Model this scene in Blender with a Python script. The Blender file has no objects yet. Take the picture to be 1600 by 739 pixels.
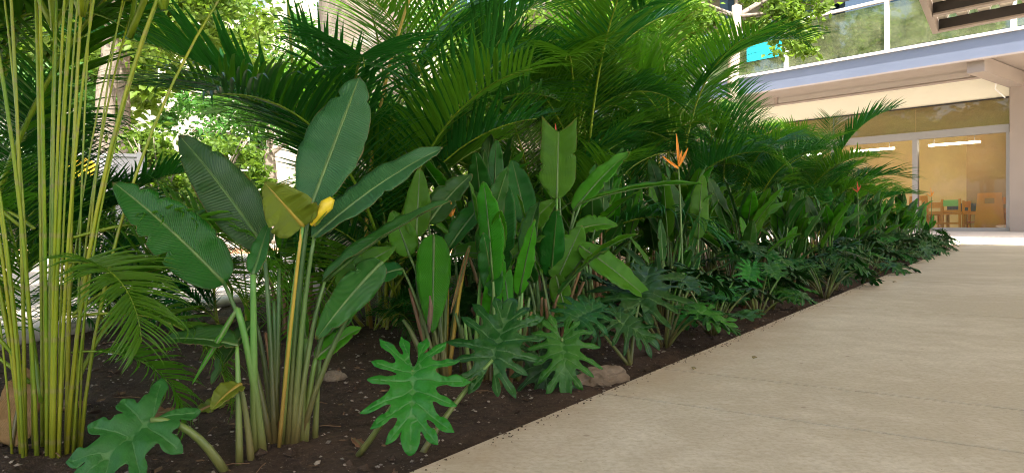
import bpy, bmesh, math, random
from mathutils import Vector, Matrix, noise, geometry
R = math.radians
sc = bpy.context.scene
col = sc.collection
V = Vector

# ------------------------------------------------------------------ camera, sky, sun, exposure
CAMZ, F, CX, HY = 0.45, 1155.0, 800.0, 350.0
cam_d = bpy.data.cameras.new('camera'); cam = bpy.data.objects.new('camera', cam_d); col.objects.link(cam)
cam.location = (0, 0, CAMZ); cam.rotation_euler = (R(90), 0, 0)
cam_d.sensor_width = 36; cam_d.lens = 36*F/1600; cam_d.shift_y = -19.5/1600
cam_d.clip_start = 0.02; cam_d.clip_end = 2000
sc.camera = cam
SUN_EL = R(55); SUN_DIR = V((0.35*math.cos(SUN_EL), -0.937*math.cos(SUN_EL), math.sin(SUN_EL)))
w = bpy.data.worlds.new('World'); sc.world = w; w.use_nodes = True
nt = w.node_tree; nt.nodes.clear()
sky = nt.nodes.new('ShaderNodeTexSky'); sky.sky_type = 'NISHITA'; sky.sun_disc = False
sky.dust_density = 4.0; sky.ozone_density = 0.4; sky.sun_elevation = SUN_EL; sky.sun_rotation = math.atan2(SUN_DIR.x, SUN_DIR.y)
bg = nt.nodes.new('ShaderNodeBackground'); bg.inputs['Strength'].default_value = 0.15
wo = nt.nodes.new('ShaderNodeOutputWorld')
nt.links.new(sky.outputs[0], bg.inputs[0]); nt.links.new(bg.outputs[0], wo.inputs[0])
sl = bpy.data.lights.new('sun', 'SUN'); sl.energy = 5.0; sl.angle = R(0.53); sl.color = (1.0, 0.93, 0.82)
so = bpy.data.objects.new('sun', sl); col.objects.link(so); so.location = (0, 0, 30)
so.rotation_euler = SUN_DIR.to_track_quat('Z', 'Y').to_euler()
sc.view_settings.view_transform = 'Standard'; sc.view_settings.look = 'None'
sc.view_settings.exposure = 1.75; sc.view_settings.gamma = 1.0
sc.render.engine = 'CYCLES'
cy = sc.cycles
cy.use_denoising = True; cy.max_bounces = 8; cy.diffuse_bounces = 4; cy.glossy_bounces = 3
cy.transmission_bounces = 4; cy.transparent_max_bounces = 8; cy.use_adaptive_sampling = True; cy.adaptive_threshold = 0.02
cy.sample_clamp_indirect = 6; cy.filter_width = 1.0

# ------------------------------------------------------------------ picture geometry helpers
def W(px, py, Y): return V(((px-CX)/F*Y, Y, CAMZ-(py-HY)/F*Y))
def G(px, py, z=-0.08): return W(px, py, (CAMZ-z)*F/(py-HY))
PD = V((0.558, 0.830, 0)).normalized(); PN = V((PD.y, -PD.x, 0)); P0 = V((-0.189, 1.336, 0))
def bed(t, off, z=-0.08):                      # t along the path edge, off to the left of it
    p = P0 + PD*t - PN*off; p.z = z; return p

# ------------------------------------------------------------------ node / material helpers
class NT:
    def __init__(s, name):
        s.m = bpy.data.materials.new(name); s.m.use_nodes = True
        s.t = s.m.node_tree; s.t.nodes.clear()
        s.out = s.n('ShaderNodeOutputMaterial')
    def n(s, typ, **kw):
        nd = s.t.nodes.new(typ)
        for k, v in kw.items():
            if k.startswith('i_'):
                key = k[2:]; key = int(key) if key.isdigit() else key.replace('_', ' ')
                sock = nd.inputs[key]
                if isinstance(v, bpy.types.NodeSocket): s.t.links.new(v, sock)
                else: sock.default_value = v
            else: setattr(nd, k, v)
        return nd
    def link(s, a, b): s.t.links.new(a, b)
    def math(s, op, a, b=None, c=None, clamp=False):
        nd = s.n('ShaderNodeMath', operation=op); nd.use_clamp = clamp
        for i, v in enumerate((a, b, c)):
            if v is None: continue
            if isinstance(v, bpy.types.NodeSocket): s.link(v, nd.inputs[i])
            else: nd.inputs[i].default_value = v
        return nd.outputs[0]
    def mix(s, f, a, b, typ='MIX'):
        nd = s.n('ShaderNodeMix', data_type='RGBA', blend_type=typ)
        for key, v in ((0, f), (6, a), (7, b)):
            if isinstance(v, bpy.types.NodeSocket): s.link(v, nd.inputs[key])
            else: nd.inputs[key].default_value = v if key == 0 or len(v) == 4 else (*v, 1)
        return nd.outputs[2]
    def noise(s, scale, detail=4, rough=0.55, vec=None, out=0):
        nd = s.n('ShaderNodeTexNoise', i_Scale=scale, i_Detail=detail, i_Roughness=rough)
        if vec: s.link(vec, nd.inputs['Vector'])
        return nd.outputs[out]
    def ramp(s, fac, a, b, clamp=True):
        nd = s.n('ShaderNodeMapRange', i_0=fac, i_1=a, i_2=b); nd.clamp = clamp
        return nd.outputs[0]
    def bump(s, h, strength=0.3, dist=0.01):
        return s.n('ShaderNodeBump', i_Height=h, i_Strength=strength, i_Distance=dist).outputs[0]
    def pbsdf(s, color, rough=0.6, metal=0.0, normal=None, spec=0.5, **kw):
        nd = s.n('ShaderNodeBsdfPrincipled')
        for k, v in (('Base Color', color), ('Roughness', rough), ('Metallic', metal), ('Specular IOR Level', spec)):
            if isinstance(v, bpy.types.NodeSocket): s.link(v, nd.inputs[k])
            else: nd.inputs[k].default_value = v if not isinstance(v, tuple) or len(v) == 4 else (*v, 1)
        if normal: s.link(normal, nd.inputs['Normal'])
        return nd.outputs[0]
    def done(s, sh): s.link(sh, s.out.inputs['Surface']); return s.m
def oc(s): return s.n('ShaderNodeTexCoord').outputs['Object']

def plain(name, rgb, rough=0.55, metal=0.0, var=0.12, scale=6.0, bump=0.0, spec=0.5):
    s = NT(name); c = oc(s); f = s.noise(scale, 5, 0.6, c)
    colr = s.mix(f, tuple(x*(1-var) for x in rgb), tuple(min(1, x*(1+var)) for x in rgb))
    nrm = s.bump(s.noise(scale*14, 3, 0.6, c), bump, 0.005) if bump else None
    rr = s.ramp(s.noise(scale*2, 3, 0.5, c), 0.0, 1.0)
    return s.done(s.pbsdf(colr, s.math('MULTIPLY_ADD', rr, 0.2, rough-0.1), metal, nrm, spec))

def leaf_mat(name, rgb, transl=0.32, rough=0.36, rib=(0.20, 0.32, 0.08), veins=70.0, slant=9.0, brown=0.8, tcol=None, var=0.3):
    s = NT(name)
    uv = s.n('ShaderNodeUVMap').outputs[0]
    sep = s.n('ShaderNodeSeparateXYZ', i_0=uv)
    u = s.math('SUBTRACT', sep.outputs[0], 0.5); au = s.math('ABSOLUTE', u); v = sep.outputs[1]
    rnd = s.n('ShaderNodeObjectInfo').outputs['Random']
    c = oc(s)
    nz = s.noise(9, 5, 0.6, c)
    base = s.mix(nz, tuple(x*(1-var) for x in rgb), tuple(x*(1+var) for x in rgb))
    hsv = s.n('ShaderNodeHueSaturation', i_Color=base)
    s.link(s.math('MULTIPLY_ADD', rnd, 0.036, 0.482), hsv.inputs['Hue'])
    s.link(s.math('MULTIPLY_ADD', rnd, 0.45, 0.78), hsv.inputs['Value'])
    yl = s.ramp(s.noise(3.1, 4, 0.6, c), 0.56, 0.78)
    colr = s.mix(s.math('MULTIPLY', yl, 0.2), hsv.outputs[0], (rgb[0]*2.2+.02, rgb[1]*1.35, rgb[2]*.8))
    # lateral veins: pale hair lines and ripple
    wob = s.math('MULTIPLY', s.noise(5, 2, 0.5, c), 1.6)
    ph = s.math('ADD', s.math('SUBTRACT', s.math('MULTIPLY', v, veins), s.math('MULTIPLY', au, slant*2)), wob)
    wv = s.math('SINE', s.math('MULTIPLY', ph, 6.283))
    line = s.ramp(wv, 0.72, 1.0)
    colr = s.mix(s.math('MULTIPLY', line, 0.24), colr, rib)
    ribf = s.ramp(au, 0.034, 0.012)
    colr = s.mix(s.math('MULTIPLY', ribf, 0.8), colr, rib)
    # dry tip, dry margin flecks, dust
    edge = s.ramp(s.math('ADD', s.math('MULTIPLY', s.noise(26, 3, 0.6, c), 0.12), s.math('MAXIMUM', s.math('MULTIPLY', au, 2.0), v)), 1.035, 1.07)
    colr = s.mix(s.math('MULTIPLY', edge, brown), colr, (0.22, 0.12, 0.04))
    spot = s.ramp(s.noise(60, 2, 0.5, c), 0.70, 0.78)
    colr = s.mix(s.math('MULTIPLY', spot, 0.25*brown), colr, (0.2, 0.17, 0.06))
    bf = s.n('ShaderNodeNewGeometry').outputs['Backfacing']
    colr = s.mix(s.math('MULTIPLY', bf, 0.35), colr, tuple(min(1, x*1.5+0.02) for x in rgb))
    h = s.math('ADD', s.math('MULTIPLY', wv, 0.5), s.math('MULTIPLY', ribf, -2.0))
    nrm = s.bump(h, 0.34, 0.005)
    p = s.pbsdf(colr, s.math('MULTIPLY_ADD', s.noise(7, 3, 0.5, c), 0.25, rough-0.12), 0, nrm, 0.42)
    tr = s.n('ShaderNodeBsdfTranslucent')
    tc = tcol or (rgb[0]*2.2+0.008, rgb[1]*1.9+0.04, rgb[2]*0.7)
    s.link(s.mix(0.55, colr, tc), tr.inputs[0]); s.link(nrm, tr.inputs[1])
    return s.done(s.n('ShaderNodeMixShader', i_0=transl, i_1=p, i_2=tr.outputs[0]).outputs[0])

def lobed_mat(name, rgb, rough=0.34):
    s = NT(name); c = oc(s)
    vn = s.n('ShaderNodeAttribute', attribute_name='vein').outputs['Fac']
    rnd = s.n('ShaderNodeObjectInfo').outputs['Random']
    base = s.mix(s.noise(14, 5, 0.6, c), tuple(x*0.7 for x in rgb), tuple(x*1.3 for x in rgb))
    hsv = s.n('ShaderNodeHueSaturation', i_Color=base)
    s.link(s.math('MULTIPLY_ADD', rnd, 0.03, 0.485), hsv.inputs['Hue'])
    s.link(s.math('MULTIPLY_ADD', rnd, 0.4, 0.8), hsv.inputs['Value'])
    vf = s.ramp(vn, 0.72, 1.0)
    colr = s.mix(s.math('MULTIPLY', vf, 0.4), hsv.outputs[0], (0.16, 0.30, 0.10))
    dust = s.ramp(s.noise(22, 4, 0.7, c), 0.62, 0.8)
    colr = s.mix(s.math('MULTIPLY', dust, 0.16), colr, (0.24, 0.22, 0.10))
    bf = s.n('ShaderNodeNewGeometry').outputs['Backfacing']
    colr = s.mix(s.math('MULTIPLY', bf, 0.35), colr, tuple(min(1, x*1.5+0.02) for x in rgb))
    h = s.math('ADD', s.math('MULTIPLY', vf, -1.0), s.math('MULTIPLY', s.noise(45, 3, 0.6, c), 0.7))
    nrm = s.bump(h, 0.35, 0.004)
    p = s.pbsdf(colr, s.math('MULTIPLY_ADD', s.noise(9, 3, 0.5, c), 0.3, rough-0.12), 0, nrm, 0.32)
    tr = s.n('ShaderNodeBsdfTranslucent')
    s.link(s.mix(0.5, colr, (rgb[0]*2.4+0.02, rgb[1]*2+0.03, rgb[2]*0.6)), tr.inputs[0])
    return s.done(s.n('ShaderNodeMixShader', i_0=0.26, i_1=p, i_2=tr.outputs[0]).outputs[0])

def stem_mat(name, a, b, ringscale=0.0, rough=0.45, foot=0.7):
    s = NT(name); c = oc(s)
    mp = s.n('ShaderNodeMapping', i_Vector=c); mp.inputs['Scale'].default_value = (30, 30, 3)
    f = s.noise(1.2, 5, 0.65, mp.outputs[0])
    rnd = s.n('ShaderNodeObjectInfo').outputs['Random']
    f = s.math('ADD', s.ramp(f, 0.3, 0.7), s.math('MULTIPLY_ADD', rnd, 0.6, -0.3), clamp=True)
    colr = s.mix(f, a, b)
    z = s.n('ShaderNodeSeparateXYZ', i_0=c).outputs[2]
    lowbrown = s.ramp(s.math('ADD', z, s.math('MULTIPLY', s.noise(12, 3, 0.6, c), 0.12)), 0.34, 0.06)
    colr = s.mix(s.math('MULTIPLY', lowbrown, foot), colr, (0.17, 0.085, 0.035))
    nrm = s.bump(f, 0.25, 0.003)
    if ringscale:
        r = s.math('SINE', s.math('MULTIPLY', z, ringscale))
        rf = s.ramp(r, 0.93, 1.0)
        colr = s.mix(s.math('MULTIPLY', rf, 0.5), colr, (0.30, 0.24, 0.10))
    return s.done(s.pbsdf(colr, rough, 0, nrm))

def bark_mat(name, a, b, scale=7):
    s = NT(name); c = oc(s)
    mp = s.n('ShaderNodeMapping', i_Vector=c); mp.inputs['Scale'].default_value = (1, 1, 0.35)
    n1 = s.noise(scale, 8, 0.7, mp.outputs[0]); n2 = s.noise(scale*5, 6, 0.7, mp.outputs[0])
    f = s.math('ADD', s.math('MULTIPLY', n1, 0.65), s.math('MULTIPLY', n2, 0.4))
    colr = s.mix(s.ramp(f, 0.35, 0.7), a, b)
    lich = s.ramp(s.noise(scale*0.7, 4, 0.6, c), 0.58, 0.68)
    colr = s.mix(s.math('MULTIPLY', lich, 0.45), colr, (0.42, 0.42, 0.36))
    return s.done(s.pbsdf(colr, 0.9, 0, s.bump(f, 0.9, 0.03), 0.2))

def concrete_mat():
    s = NT('path_concrete')
    g = s.n('ShaderNodeNewGeometry').outputs['Position']
    rot = s.n('ShaderNodeMapping', i_Vector=g); rot.inputs['Rotation'].default_value = (0, 0, math.atan2(PD.x, PD.y))
    st = s.n('ShaderNodeMapping', i_Vector=rot.outputs[0]); st.inputs['Scale'].default_value = (0.6, 5.0, 1)
    big = s.noise(0.9, 5, 0.6, g); streak = s.noise(1.6, 6, 0.65, st.outputs[0]); fine = s.noise(70, 5, 0.7, g); mid = s.noise(9, 6, 0.7, g)
    f = s.math('ADD', s.math('MULTIPLY', big, 0.45), s.math('ADD', s.math('MULTIPLY', streak, 0.12), s.math('MULTIPLY', mid, 0.4)))
    colr = s.mix(s.ramp(f, 0.44, 0.68), (0.49, 0.425, 0.30), (0.72, 0.655, 0.51))
    colr = s.mix(s.math('MULTIPLY', s.ramp(fine, 0.42, 0.70), 0.55), colr, (0.33, 0.265, 0.165))
    stain = s.ramp(s.noise(2.4, 6, 0.75, st.outputs[0]), 0.60, 0.72)
    colr = s.mix(s.math('MULTIPLY', stain, 0.2), colr, (0.30, 0.22, 0.14))
    pit = s.ramp(s.noise(150, 2, 0.5, g), 0.68, 0.76)
    colr = s.mix(s.math('MULTIPLY', pit, 0.7), colr, (0.18, 0.13, 0.08))
    vor = s.n('ShaderNodeTexVoronoi', i_Scale=7.0); s.link(g, vor.inputs['Vector'])
    spk = s.ramp(s.math('ADD', vor.outputs['Distance'], s.math('MULTIPLY', mid, 0.10)), 0.10, 0.08)
    colr = s.mix(s.math('MULTIPLY', spk, 0.5), colr, (0.16, 0.11, 0.07))
    edge = s.n('ShaderNodeVectorMath', operation='DOT_PRODUCT'); s.link(g, edge.inputs[0]); edge.inputs[1].default_value = tuple(PN)
    ed = s.math('SUBTRACT', edge.outputs['Value'], P0.dot(PN))
    ef = s.ramp(s.math('ADD', ed, s.math('MULTIPLY_ADD', s.noise(3, 6, 0.7, g), 0.5, -0.25)), 0.22, 0.0)
    colr = s.mix(s.math('MULTIPLY', ef, 0.45), colr, (0.34, 0.23, 0.12))
    h = s.math('ADD', s.math('MULTIPLY', fine, 0.6), s.math('SUBTRACT', s.math('MULTIPLY', mid, 0.5), pit))
    return s.done(s.pbsdf(colr, s.math('MULTIPLY_ADD', mid, 0.3, 0.6), 0, s.bump(h, 0.35, 0.004), 0.3))

def soil_mat():
    s = NT('soil'); g = s.n('ShaderNodeNewGeometry').outputs['Position']
    n1 = s.noise(5, 8, 0.7, g); n2 = s.noise(60, 6, 0.75, g)
    f = s.math('ADD', s.math('MULTIPLY', n1, 0.55), s.math('MULTIPLY', n2, 0.5))
    colr = s.mix(s.ramp(f, 0.35, 0.75), (0.036, 0.024, 0.016), (0.15, 0.10, 0.064))
    spk = s.ramp(s.noise(170, 3, 0.6, g), 0.63, 0.70)
    colr = s.mix(s.math('MULTIPLY', spk, 0.7), colr, (0.28, 0.23, 0.17))
    return s.done(s.pbsdf(colr, 0.95, 0, s.bump(s.math('ADD', n2, n1), 0.9, 0.015), 0.15))

def glass_mat(name, tint=(0.9, 0.95, 0.92), refl=0.12, rough=0.01, haze=None):
    s = NT(name)
    fr = s.n('ShaderNodeFresnel', i_IOR=1.5).outputs[0]
    f = s.math('ADD', fr, refl, clamp=True)
    tr = s.n('ShaderNodeBsdfTransparent'); tr.inputs[0].default_value = (*tint, 1)
    gl = s.n('ShaderNodeBsdfGlossy', i_Roughness=rough)
    gl.inputs[0].default_value = (0.95, 0.97, 0.96, 1)
    sh = s.n('ShaderNodeMixShader', i_0=f, i_1=tr.outputs[0], i_2=gl.outputs[0]).outputs[0]
    if haze:                                       # painted haze: some dust, and on the railing the olive reflection of trees
        df = s.n('ShaderNodeBsdfDiffuse'); df.inputs[0].default_value = (*haze[1], 1)
        fac = s.math('MULTIPLY', s.ramp(s.noise(2.5, 6, 0.7, oc(s)), 0.2, 0.8), haze[0]*2)
        sh = s.n('ShaderNodeMixShader', i_0=fac, i_1=sh, i_2=df.outputs[0]).outputs[0]
    return s.done(sh)

def emit_mat(name, rgb, st):
    s = NT(name); e = s.n('ShaderNodeEmission', i_Strength=st); e.inputs[0].default_value = (*rgb, 1); return s.done(e.outputs[0])

M = dict(
    heli=leaf_mat('heliconia_leaf', (0.021, 0.135, 0.010), 0.32),
    heli_blue=leaf_mat('heliconia_leaf_bluish', (0.035, 0.125, 0.032), 0.24, 0.38),
    heli_bright=leaf_mat('heliconia_leaf_bright', (0.068, 0.28, 0.005), 0.46, 0.40),
    heli_yellow=leaf_mat('heliconia_leaf_yellowing', (0.19, 0.27, 0.02), 0.40, 0.42, rib=(0.42, 0.36, 0.06), brown=0.7),
    heli_dry=leaf_mat('dry_leaf', (0.30, 0.17, 0.07), 0.2, 0.7, rib=(0.36, 0.22, 0.1), brown=0.9, tcol=(0.35, 0.2, 0.08)),
    palm=leaf_mat('palm_leaflet', (0.018, 0.120, 0.014), 0.42, 0.30, rib=(0.09, 0.2, 0.04), veins=0.0, slant=0.0, brown=0.6),
    palm_light=leaf_mat('palm_leaflet_light', (0.070, 0.21, 0.010), 0.48, 0.36, rib=(0.14, 0.26, 0.04), veins=0.0, slant=0.0, brown=0.6),
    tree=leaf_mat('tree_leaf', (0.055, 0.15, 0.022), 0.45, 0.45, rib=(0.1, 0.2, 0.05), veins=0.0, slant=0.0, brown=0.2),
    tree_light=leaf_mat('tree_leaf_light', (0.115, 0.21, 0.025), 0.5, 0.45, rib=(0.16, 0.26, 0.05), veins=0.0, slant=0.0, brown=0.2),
    philo=lobed_mat('lobed_leaf', (0.016, 0.082, 0.010)),
    philo_bright=lobed_mat('lobed_leaf_bright', (0.034, 0.165, 0.014)),
    philo_grey=lobed_mat('lobed_leaf_greyish', (0.038, 0.13, 0.022), 0.42),
    stem=stem_mat('green_stem', (0.045, 0.12, 0.025), (0.13, 0.22, 0.05)),
    stem_bright=stem_mat('bright_green_stem', (0.07, 0.22, 0.03), (0.16, 0.33, 0.06)),
    stem_yellow=stem_mat('yellow_stem', (0.30, 0.24, 0.03), (0.46, 0.32, 0.03)),
    stem_red=stem_mat('reddish_stem', (0.16, 0.12, 0.04), (0.24, 0.11, 0.05)),
    cane=stem_mat('palm_cane', (0.13, 0.25, 0.008), (0.34, 0.36, 0.012), 55.0, 0.4, 0.35),
    rachis=stem_mat('palm_rachis', (0.11, 0.22, 0.010), (0.27, 0.34, 0.018), 0.0, 0.4, 0.0),
    fiber=plain('dry_sheath', (0.20, 0.13, 0.08), 0.9, bump=0.5),
    bract=plain('orange_bract', (0.80, 0.29, 0.02), 0.4, var=0.25, scale=20),
    bract_red=plain('red_bract', (0.60, 0.08, 0.03), 0.4, var=0.25, scale=20),
    bract_yellow=plain('yellow_bract', (0.72, 0.55, 0.03), 0.4, var=0.2, scale=25),
    bark=bark_mat('grey_bark', (0.11, 0.09, 0.07), (0.34, 0.29, 0.24)),
    bark_pale=bark_mat('pale_bark', (0.36, 0.29, 0.22), (0.66, 0.58, 0.48), 5),
    soil=soil_mat(), concrete=concrete_mat(),
    rock=plain('limestone', (0.25, 0.19, 0.125), 0.9, var=0.6, scale=22, bump=1.0, spec=0.2),
    pebble=plain('pebble', (0.28, 0.23, 0.17), 0.85, var=0.5, scale=40, bump=0.3, spec=0.2),
    litter=plain('leaf_litter', (0.19, 0.115, 0.06), 0.85, var=0.5, scale=30, spec=0.2),
    paving=plain('paving', (0.42, 0.37, 0.31), 0.85, var=0.25, scale=2.0, bump=0.3, spec=0.2),
    terra=plain('terracotta_paving', (0.50, 0.25, 0.13), 0.8, var=0.2, scale=3, bump=0.3),
    pale_paving=plain('pale_paving', (0.66, 0.60, 0.53), 0.85, var=0.12, scale=2, bump=0.2),
    pvc=plain('pale_pipe', (0.55, 0.50, 0.42), 0.5, var=0.2, scale=8),
    cream=plain('cream_plaster', (0.88, 0.85, 0.72), 0.8, var=0.05, scale=1.0, bump=0.15),
    white=plain('white_paint', (0.78, 0.76, 0.74), 0.5, var=0.05),
    fascia=plain('bluegrey_steel', (0.17, 0.20, 0.275), 0.45, var=0.10, scale=1.5),
    brown=plain('taupe_steel', (0.30, 0.25, 0.22), 0.5, var=0.10, scale=1.5),
    frame=plain('grey_aluminium', (0.34, 0.32, 0.32), 0.4, 0.3, var=0.08),
    dark=plain('dark_steel_and_shade', (0.035, 0.03, 0.028), 0.5, var=0.2),
    darkblue=plain('blue_column_paint', (0.06, 0.13, 0.22), 0.5),
    deck=plain('corrugated_deck', (0.82, 0.76, 0.68), 0.5, var=0.1),
    greywall=plain('grey_wall', (0.38, 0.35, 0.28), 0.85, var=0.12, scale=1.2, bump=0.2),
    banner=plain('turquoise_banner', (0.02, 0.50, 0.62), 0.55, var=0.06),
    room=plain('room_plaster', (0.74, 0.54, 0.28), 0.85, var=0.06, scale=1.0),
    roomdark=plain('room_panel', (0.30, 0.18, 0.08), 0.7, var=0.12, scale=2.0),
    roomfloor=plain('room_floor', (0.50, 0.42, 0.32), 0.4, var=0.1),
    wood=plain('beech_wood', (0.72, 0.28, 0.04), 0.45, var=0.15, scale=5),
    green=plain('lime_plastic', (0.22, 0.55, 0.16), 0.4), navy=plain('navy_plastic', (0.02, 0.04, 0.16), 0.4),
    red=plain('red_plastic', (0.5, 0.05, 0.04), 0.4), yellow=plain('yellow_panel', (0.80, 0.52, 0.02), 0.45),
    glass=glass_mat('clear_glass', (0.95, 0.96, 0.93), 0.0, 0.01, (0.05, (0.5, 0.42, 0.3))), railglass=glass_mat('olive_reflection_glass', (0.66, 0.74, 0.46), 0.14, 0.03, (0.22, (0.40, 0.44, 0.24))),  # railing tint and haze put the olive reflection of trees into the glass
    winglass=glass_mat('blue_window_glass', (0.20, 0.30, 0.36), 0.25),
    lamp=emit_mat('ceiling_lamp_tube', (1.0, 0.88, 0.66), 14.0),
    white_chip=plain('white_chip', (0.75, 0.75, 0.78), 0.4),
)

# ------------------------------------------------------------------ mesh helpers
def tag(o, label=None, cat=None, group=None, kind=None):
    for k, v in (('label', label), ('category', cat), ('group', group), ('kind', kind)):
        if v: o[k] = v
    return o
def mesh(name, vs, fs, mats, uvs=None, mi=None, smooth=True, attr=None):
    me = bpy.data.meshes.new(name); me.from_pydata([tuple(v) for v in vs], [], fs)
    for m in (mats if isinstance(mats, (list, tuple)) else [mats]): me.materials.append(m)
    if uvs:
        ul = me.uv_layers.new(name='UVMap')
        flat = []
        for lp in me.loops: flat.extend(uvs[lp.vertex_index])
        ul.data.foreach_set('uv', flat)
    if mi: me.polygons.foreach_set('material_index', mi)
    if smooth: me.polygons.foreach_set('use_smooth', [True]*len(me.polygons))
    if attr:
        a = me.attributes.new('vein', 'FLOAT', 'POINT'); a.data.foreach_set('value', attr)
    me.update(); return me
def obj(name, me, parent=None, loc=None):
    o = bpy.data.objects.new(name, me); col.objects.link(o)
    if parent: o.parent = parent
    if loc is not None: o.location = loc
    return o
def thing(name, loc, label, cat, group=None, rz=0):
    o = bpy.data.objects.new(name, None); col.objects.link(o); o.location = loc; o.rotation_euler.z = rz
    o.empty_display_size = 0.05
    return tag(o, label, cat, group)
def copy_tree(o, parent=None):
    c = o.copy(); col.objects.link(c); c.parent = parent
    for ch in o.children: copy_tree(ch, c)
    return c
def qb(a, b, c, n):                                # quadratic bezier points
    return [a*(1-t)**2 + b*2*t*(1-t) + c*t*t for t in [i/(n-1) for i in range(n)]]
class MB:                                          # mesh builder for boxes and tubes
    def __init__(s): s.v = []; s.f = []; s.uv = []
    def box(s, x0, x1, y0, y1, z0, z1):
        b = len(s.v); s.v += [V((x, y, z)) for x in (x0, x1) for y in (y0, y1) for z in (z0, z1)]
        for q in ((0,1,3,2),(4,6,7,5),(0,4,5,1),(2,3,7,6),(0,2,6,4),(1,5,7,3)): s.f.append(tuple(b+i for i in q))
        return s
    def prism(s, poly, z0, z1):
        b = len(s.v); n = len(poly)
        s.v += [V((p[0], p[1], z0)) for p in poly] + [V((p[0], p[1], z1)) for p in poly]
        s.f.append(tuple(b+i for i in reversed(range(n)))); s.f.append(tuple(b+n+i for i in range(n)))
        for i in range(n): j = (i+1) % n; s.f.append((b+i, b+j, b+n+j, b+n+i))
        return s
    def tube(s, pts, rad, k=8, cap=True):
        b = len(s.v); n = len(pts)
        if not hasattr(rad, '__len__'): rad = [rad]*n
        ref = V((0.31, 0.87, 0.12))
        for i, p in enumerate(pts):
            t = (pts[min(i+1, n-1)] - pts[max(i-1, 0)]).normalized()
            a = t.cross(ref).normalized(); c = t.cross(a)
            for j in range(k):
                th = 2*math.pi*j/k; s.v.append(p + (a*math.cos(th)+c*math.sin(th))*rad[i])
        for i in range(n-1):
            for j in range(k): s.f.append((b+i*k+j, b+i*k+(j+1) % k, b+(i+1)*k+(j+1) % k, b+(i+1)*k+j))
        if cap: s.f.append(tuple(b+j for j in reversed(range(k)))); s.f.append(tuple(b+(n-1)*k+j for j in range(k)))
        return s
    def mk(s, name, m, smooth=False): return mesh(name, s.v, s.f, m, smooth=smooth)
    def obj(s, name, m, parent=None, smooth=False, bev=0):
        o = obj(name, s.mk(name, m, smooth), parent)
        if bev:
            md = o.modifiers.new('bevel', 'BEVEL'); md.width = bev; md.segments = 2; md.limit_method = 'ANGLE'
        return o

# ------------------------------------------------------------------ setting: ground, path, bed
pts = [V((-400, -300, -0.13)), V((400, -300, -0.13)), V((400, 600, -0.13)), V((-400, 600, -0.13))]
tag(obj('ground', mesh('ground', pts, [(0,1,2,3)], M['paving'])), kind='structure')
path = tag(bpy.data.objects.new('path', None), kind='structure'); col.objects.link(path)
cuts = [-4.5, -1.4, 0.765, 1.17, 3.3, 5.6, 7.9, 10.2, 12.5, 14.8, 17.1, 19.0]
for a, b in zip(cuts, cuts[1:]):
    g = 0.0055
    for i, (o0, o1) in enumerate(((0, 4.2), (4.2, 9.0))):
        poly = [P0+PD*(a+g)+PN*(o0+g*i), P0+PD*(b-g)+PN*(o0+g*i), P0+PD*(b-g)+PN*(o1-g), P0+PD*(a+g)+PN*(o1-g)]
        MB().prism([(p.x, p.y) for p in reversed(poly)], -0.16, 0.0).obj('slab', M['concrete'], path)
poly = [P0+PD*-4.5+PN*0.01, P0+PD*19.0+PN*0.01, P0+PD*19.0+PN*8.9, P0+PD*-4.5+PN*8.9]
MB().prism([(p.x, p.y) for p in reversed(poly)], -0.12, -0.02).obj('joint_filler', M['soil'], path)
# bed soil: displaced grid
def soil_h(t, off):
    p = bed(t, off)
    h = -0.085 + 0.03*noise.noise(p*1.3) + 0.022*noise.noise(p*5.0) + 0.012*noise.noise(p*17.0) + 0.006*noise.noise(p*41.0)
    return h + 0.02*min(1, off/1.5) - 0.015*max(0, 1-off/0.12)
def back(t): return 2.97 + 0.42*(min(t, 4)-1.3) + 0.1*max(0, t-4)          # width of the bed
vs, fs = [], []
ts = [-3 + i*0.035 for i in range(230)] + [5.1 + i*0.25 for i in range(60)]
NO = 96
for t in ts:
    for j in range(NO+1):
        off = -0.004 + (j/NO)**1.25*(back(t)+0.05)
        p = bed(t, off); p.z = soil_h(t, off); vs.append(p)
for i in range(len(ts)-1):
    for j in range(NO):
        a = i*(NO+1)+j; fs.append((a, a+1, a+NO+2, a+NO+1))
soil = tag(obj('soil_bed', mesh('soil_bed', vs, fs, M['soil'])), kind='structure')
def on_soil(p):
    r = p - P0; t = r.x*PD.x+r.y*PD.y; off = -(r.x*PN.x+r.y*PN.y); q = p.copy(); q.z = soil_h(t, off); return q
# paving beyond the bed
MB().box(-60, 60, 11.0, 13.4, -0.14, -0.095).obj('pale_walk', M['pale_paving']); tag(bpy.data.objects['pale_walk'], kind='structure')
MB().box(-60, 4, 13.4, 16.5, -0.14, -0.085).obj('terracotta_walk', M['terra']); tag(bpy.data.objects['terracotta_walk'], kind='structure')
# pipe along the back of the bed
pp = [bed(t, back(t)+0.03, -0.045) for t in (-3, -1, 0.5, 2, 4, 7, 11, 18)]
tag(MB().tube(pp, 0.034, 12).obj('pipe', M['pvc'], smooth=True), 'pale plastic pipe lying along the back edge of the soil bed', 'pipe')

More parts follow.
